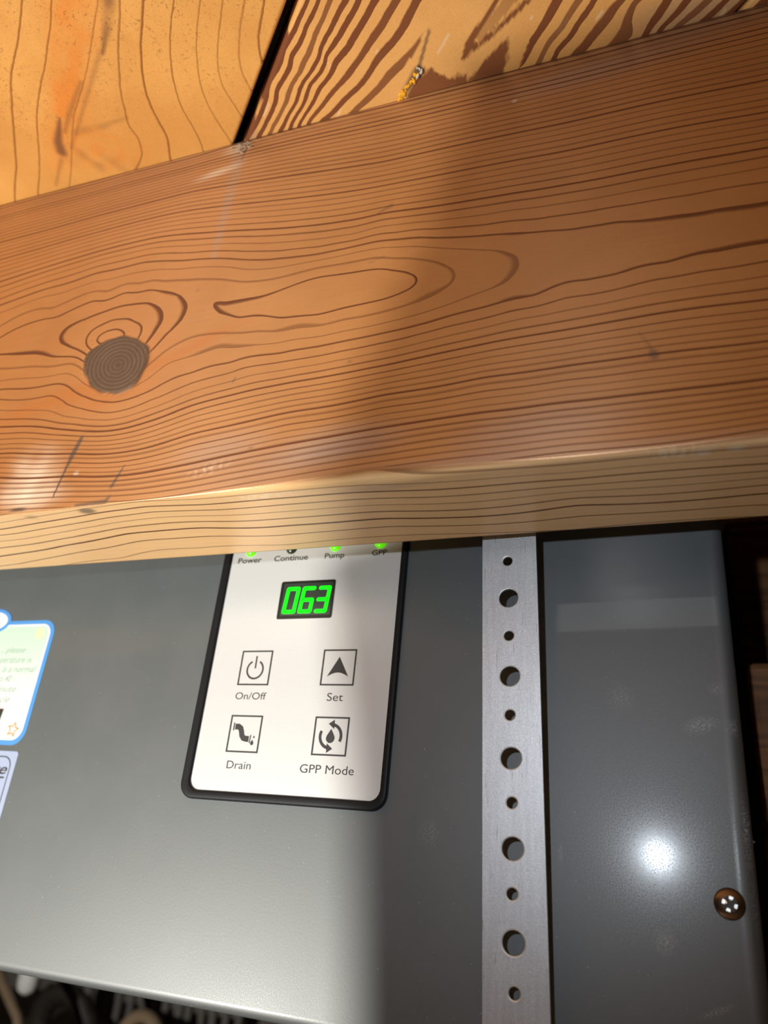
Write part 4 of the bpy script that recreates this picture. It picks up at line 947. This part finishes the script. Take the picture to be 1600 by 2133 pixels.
for (hu, hv, hr), vtop, vbot in zip(holes, cuts[:-1], cuts[1:]):
    # rectangle outline as NH points matched by angle to the circle
    out = []
    top, bot = row(vtop), row(vbot)
    left = [(edge_l(vtop + (vbot - vtop) * i / 8), vtop + (vbot - vtop) * i / 8) for i in range(9)]
    right = [(edge_r(vbot + (vtop - vbot) * i / 8), vbot + (vtop - vbot) * i / 8) for i in range(9)]
    out = right[:-1] + top[::-1][:-1] + left[:-1] + bot[:-1]
    rim = []
    for i, (u, v) in enumerate(out):
        a = math.atan2(v - hv, u - hu)
        rim.append((hu + hr * math.cos(a), hv + hr * math.sin(a)))
    n_ = len(out)
    hr2 = hr + 0.32
    rim2 = [(hu + (u - hu) * hr2 / hr, hv + (v - hv) * hr2 / hr) for u, v in rim]
    for i in range(n_):
        j = (i + 1) % n_
        bm.faces.new((vt(*out[i], 0), vt(*out[j], 0), vt(*rim2[j], 0), vt(*rim2[i], 0)))
        f = bm.faces.new((vt(*rim2[i], 0), vt(*rim2[j], 0), vt(*rim[j], 0.14), vt(*rim[i], 0.14))); f.material_index = 1
        f = bm.faces.new((vt(*rim[i], 0.14), vt(*rim[j], 0.14), vt(*rim[j], TH), vt(*rim[i], TH)))
        bm.faces.new((vt(*out[j], TH), vt(*out[i], TH), vt(*rim[i], TH), vt(*rim[j], TH)))
    for side in (left, right):
        for i in range(8):
            f = bm.faces.new((vt(*side[i], 0), vt(*side[i], TH), vt(*side[i + 1], TH), vt(*side[i + 1], 0))); f.material_index = 1
bmesh.ops.recalc_face_normals(bm, faces=bm.faces)
sm_ = bm_mesh('strap_band', bm)
so = link('strap_band', sm_, M['galv'], strap)
sm_.materials.append(M['galv_edge'])

# ------------------------------------------------------------------ what stands in the dark around it
def deep(px_dir, depth): return px_dir * depth
floor_me = bpy.data.meshes.new('floor')
gx = np.linspace(-2.2, 1.6, 90); gy = np.linspace(-1.2, 2.0, 76)
GX, GY = np.meshgrid(gx, gy, indexing='ij')
GZ = 0.012 * vnoise(GX, GY, 9.0, 51) - 0.012 + 0.085 * sm(GY, 0.66, 0.86)
fm = np_mesh('floor', np.stack([GX, GY, GZ], -1).reshape(-1, 3), grid_faces(90, 76))
fl_o = link('floor', fm, M['soil']); tag(fl_o, kind='structure')
wall = empty('wall_back', (0, 0, 0)); tag(wall, kind='structure')
bm = bmesh.new(); bm_box(bm, -2.2, 1.6, 1.262, 1.40, -0.03, 0.53)
link('mortar', bm_mesh('mortar', bm), M['dark_wood'], wall)
bmk = bmesh.new(); bm_box(bmk, -0.19, 0.19, 1.24, 1.30, -0.092, 0.092, 0.006, 2)
block_me = bm_mesh('block', bmk); block_me.materials.append(M['block'])
for r_ in range(3):
    for c_i in range(10):
        o = bpy.data.objects.new('block', block_me); o.parent = wall
        o.location = (-2.0 + c_i * 0.39 + (0.195 if r_ % 2 else 0) , 0, 0.07 + r_ * 0.194)
        if o.location.x > 1.41: continue
        COL.objects.link(o)

# unseen sheet added to shade the right-hand side, cut to the shadow's edge
def wpt(u, v):
    q = uX * (u * K) + uZ * (v * K) + uY * D2
    return np.array(q)
edge = [(-42, 152, 230), (-43.1, 152, 222.7), (-46.8, 152, 198.2), (-52.6, 152, 165.1), (-62.0, 152, 137.9), (-68.2, 152, 115.4), (-73.5, 152, 93), (-76, 152, 88), (-85, 170, 86.9), (-94, 189, 86.9)]
edge = [np.array(e, float) for e in edge] + [wpt(-119.0, 98.2), wpt(-112.0, 73.4), wpt(-104.5, 42.0), wpt(-98.2, 14.1), wpt(-95.2, -10.9), wpt(-92.5, -37.0), wpt(-90, -90)]
Lp = np.array(LAMP)
TT = 0.21
bm = bmesh.new()
cols = []
for e in edge:
    row_ = []
    for dx in (0, 120, 320):
        row_.append([bm.verts.new(Vector(Lp + (e + np.array([dx, 0, 0]) - Lp) * tt) * MM) for tt in (TT, TT * 1.02)])
    cols.append(row_)
for A, B in zip(cols[:-1], cols[1:]):
    for i in range(2):
        bm.faces.new((A[i][0], A[i + 1][0], B[i + 1][0], B[i][0]))
        bm.faces.new((A[i][1], B[i][1], B[i + 1][1], A[i + 1][1]))
    bm.faces.new((A[0][0], B[0][0], B[0][1], A[0][1])); bm.faces.new((A[2][0], A[2][1], B[2][1], B[2][0]))
for A, f in ((cols[0], 1), (cols[-1], -1)):
    for i in range(2):
        q = (A[i][0], A[i][1], A[i + 1][1], A[i + 1][0]); bm.faces.new(q if f > 0 else q[::-1])
bmesh.ops.recalc_face_normals(bm, faces=bm.faces)
sheet = empty('light_occluder', (0, 0, H)); tag(sheet, 'brown cardboard sheet added to block light, on a short stake beside the work light, outside the picture', 'occluder')
link('occluder_sheet', bm_mesh('occluder_sheet', bm), M['occluder_mat'], sheet)
e0 = Lp + (edge[-1] + np.array([160, 0, 0]) - Lp) * TT * 0.985
bm = bmesh.new(); bm_box(bm, (e0[0] - 5) * MM, (e0[0] + 5) * MM, (e0[1] - 12) * MM, (e0[1] - 2) * MM, -H - 0.03, (e0[2] + 40) * MM, 0.001)
link('stake', bm_mesh('stake', bm), M['post_wood'], sheet)  # added only to hold the light-blocking sheet up

# timbers stacked at the right of the dehumidifier
crib = empty('timber_stack', (0, 0, H)); tag(crib, 'stack of brown timbers in the shade right of the dehumidifier', 'timber')
for (x0, y0, z0, z1) in ((18, 262, -312, -226), (18, 258, -225, -140), (17.5, 256, -139, -54), (17.5, 262, -54.5, 20.5), (17.5, 252, 20, 67.5), (24, 330, 67, 150)):
    bm = bmesh.new(); bm_box(bm, (x0 + 8) * MM, 0.22, y0 * MM, y0 * MM + 0.06, z0 * MM, z1 * MM, 0.0025, 2)
    link('timber', bm_mesh('timber', bm), M['rough_wood'], crib)

# things on the bank of earth far behind, under the lower left edge
def tube_obj(name, pts, rad, mat, n=12, parent=None):
    bm = bmesh.new(); bm_tube(bm, [Vector(p) * MM for p in pts], rad if not hasattr(rad, '__len__') else [r * MM for r in rad], n)
    o = link(name, bm_mesh(name, bm), mat, parent, True)
    if parent is None: o.location = (0, 0, H)
    return o
pv = empty('drain_pipe', (0, 0, H)); tag(pv, 'short white plastic pipe end below the lower left edge of the dehumidifier', 'pipe')
tube_obj('pipe_stub', [(-690, 820, 223), (-690, 820, -132), (-690, 820, -139), (-690, 820, -143)], [11, 11, 9, 3], M['pvc'], 16, pv)
tube_obj('pipe_branch', [(-690, 820, -118), (-560, 822, -108), (-420, 824, -98)], [8.5, 8.5, 8.5], M['pvc'], 16, pv)
sk = tube_obj('bamboo_stick', [(-742, 806, -95), (-706, 800, -133), (-672, 796, -160), (-640, 790, -215)], [5, 5, 5, 5], M['hose'], 8)
tag(sk, 'thin tan stick leaning in the bottom left corner beside the white pipe', 'stick')
bm = bmesh.new()
for i in range(28):
    a0, a1 = 2 * math.pi * i / 28, 2 * math.pi * (i + 1) / 28
    for jn in range(10):
        b0, b1 = 2 * math.pi * jn / 10, 2 * math.pi * (jn + 1) / 10
        def tp(a, b):
            r_ = 38 + (13 + (1.5 if i % 2 else 0)) * math.cos(b)
            return Vector((-738 + r_ * math.cos(a), 960 + 13 * math.sin(b) - 0.25 * r_ * math.sin(a), -196 + r_ * math.sin(a))) * MM
        bm.faces.new([bm.verts.new(tp(*q)) for q in ((a0, b0), (a1, b0), (a1, b1), (a0, b1))])
bmesh.ops.remove_doubles(bm, verts=bm.verts, dist=1e-6)
bmesh.ops.recalc_face_normals(bm, faces=bm.faces)
du_ = link('duct_coil', bm_mesh('duct_coil', bm), M['duct'], None, True); du_.location = (0, 0, H)
tag(du_, 'dark round coil of ribbed duct on the earth bank behind the white pipe', 'duct')
hs = []
for i in range(22):
    a = math.radians(-30 + 230 * i / 21)
    hs.append((-512 + 26 * math.cos(a), 780 + 12 * math.sin(a * 0.5), -166 + 26 * math.sin(a)))
ho = tube_obj('garden_hose', [(-480, 772, -222), (-484, 774, -200)] + hs + [(-542, 792, -205), (-560, 800, -226)], [6.5] * 26, M['hose'], 10)
tag(ho, 'tan hose looped upright at the bottom edge under the dehumidifier', 'hose')
R = random.Random(11)
scr = empty('slat_screen', (0, 0, 0)); tag(scr, 'weathered grey slatted screen leaning on the far foundation wall', 'screen')
for i in range(15):
    x_ = -915 + i * 21 + R.uniform(-4, 4); wd = R.uniform(4, 7)
    bm = bmesh.new(); bm_box(bm, -wd * MM, wd * MM, -0.004, 0.004, 0, R.uniform(0.30, 0.40), 0.0008, 1)
    o = link('slat', bm_mesh('slat', bm), M['lath'], scr); o.location = (x_ * MM, 1.205 + R.uniform(0, 0.003), 0.066)
    o.rotation_euler = (math.radians(-2.0), math.radians(R.uniform(-0.9, 0.9)), 0)
for z_ in (0.11, 0.30):
    bm = bmesh.new(); bm_box(bm, -0.93, -0.61, -0.005, 0.005, -0.012, 0.012, 0.001, 1)
    o = link('rail', bm_mesh('rail', bm), M['lath'], scr); o.location = (0, 1.222, z_)
spots = [(-868, 885, 30, 'brown stone at the bottom left corner, left of the white pipe'), (-770, 880, 27, 'brown stone on the earth in front of the dark duct coil'),
         (-650, 890, 30, 'brown stone between the duct coil and the tan hose'), (-455, 890, 34, 'brown stone on the earth right of the tan hose')]
for x_, y_, r_, lab in spots:
    bm = bmesh.new(); bmesh.ops.create_icosphere(bm, subdivisions=2, radius=1.0)
    for v in bm.verts:
        f_ = 1 + 0.16 * math.sin(v.co.x * 4 + x_) + 0.13 * math.sin(v.co.y * 5 + y_) + 0.1 * math.sin(v.co.z * 6 + r_)
        v.co = Vector((v.co.x * 1.25, v.co.y, v.co.z * 0.75)) * f_ * r_ * MM
    o = link('stone', bm_mesh('stone', bm), M['stone'], None, True); o.location = (x_ * MM, y_ * MM, H - 0.232 + r_ * 0.0006)
    tag(o, lab, 'stone', 'stones on the earth bank')
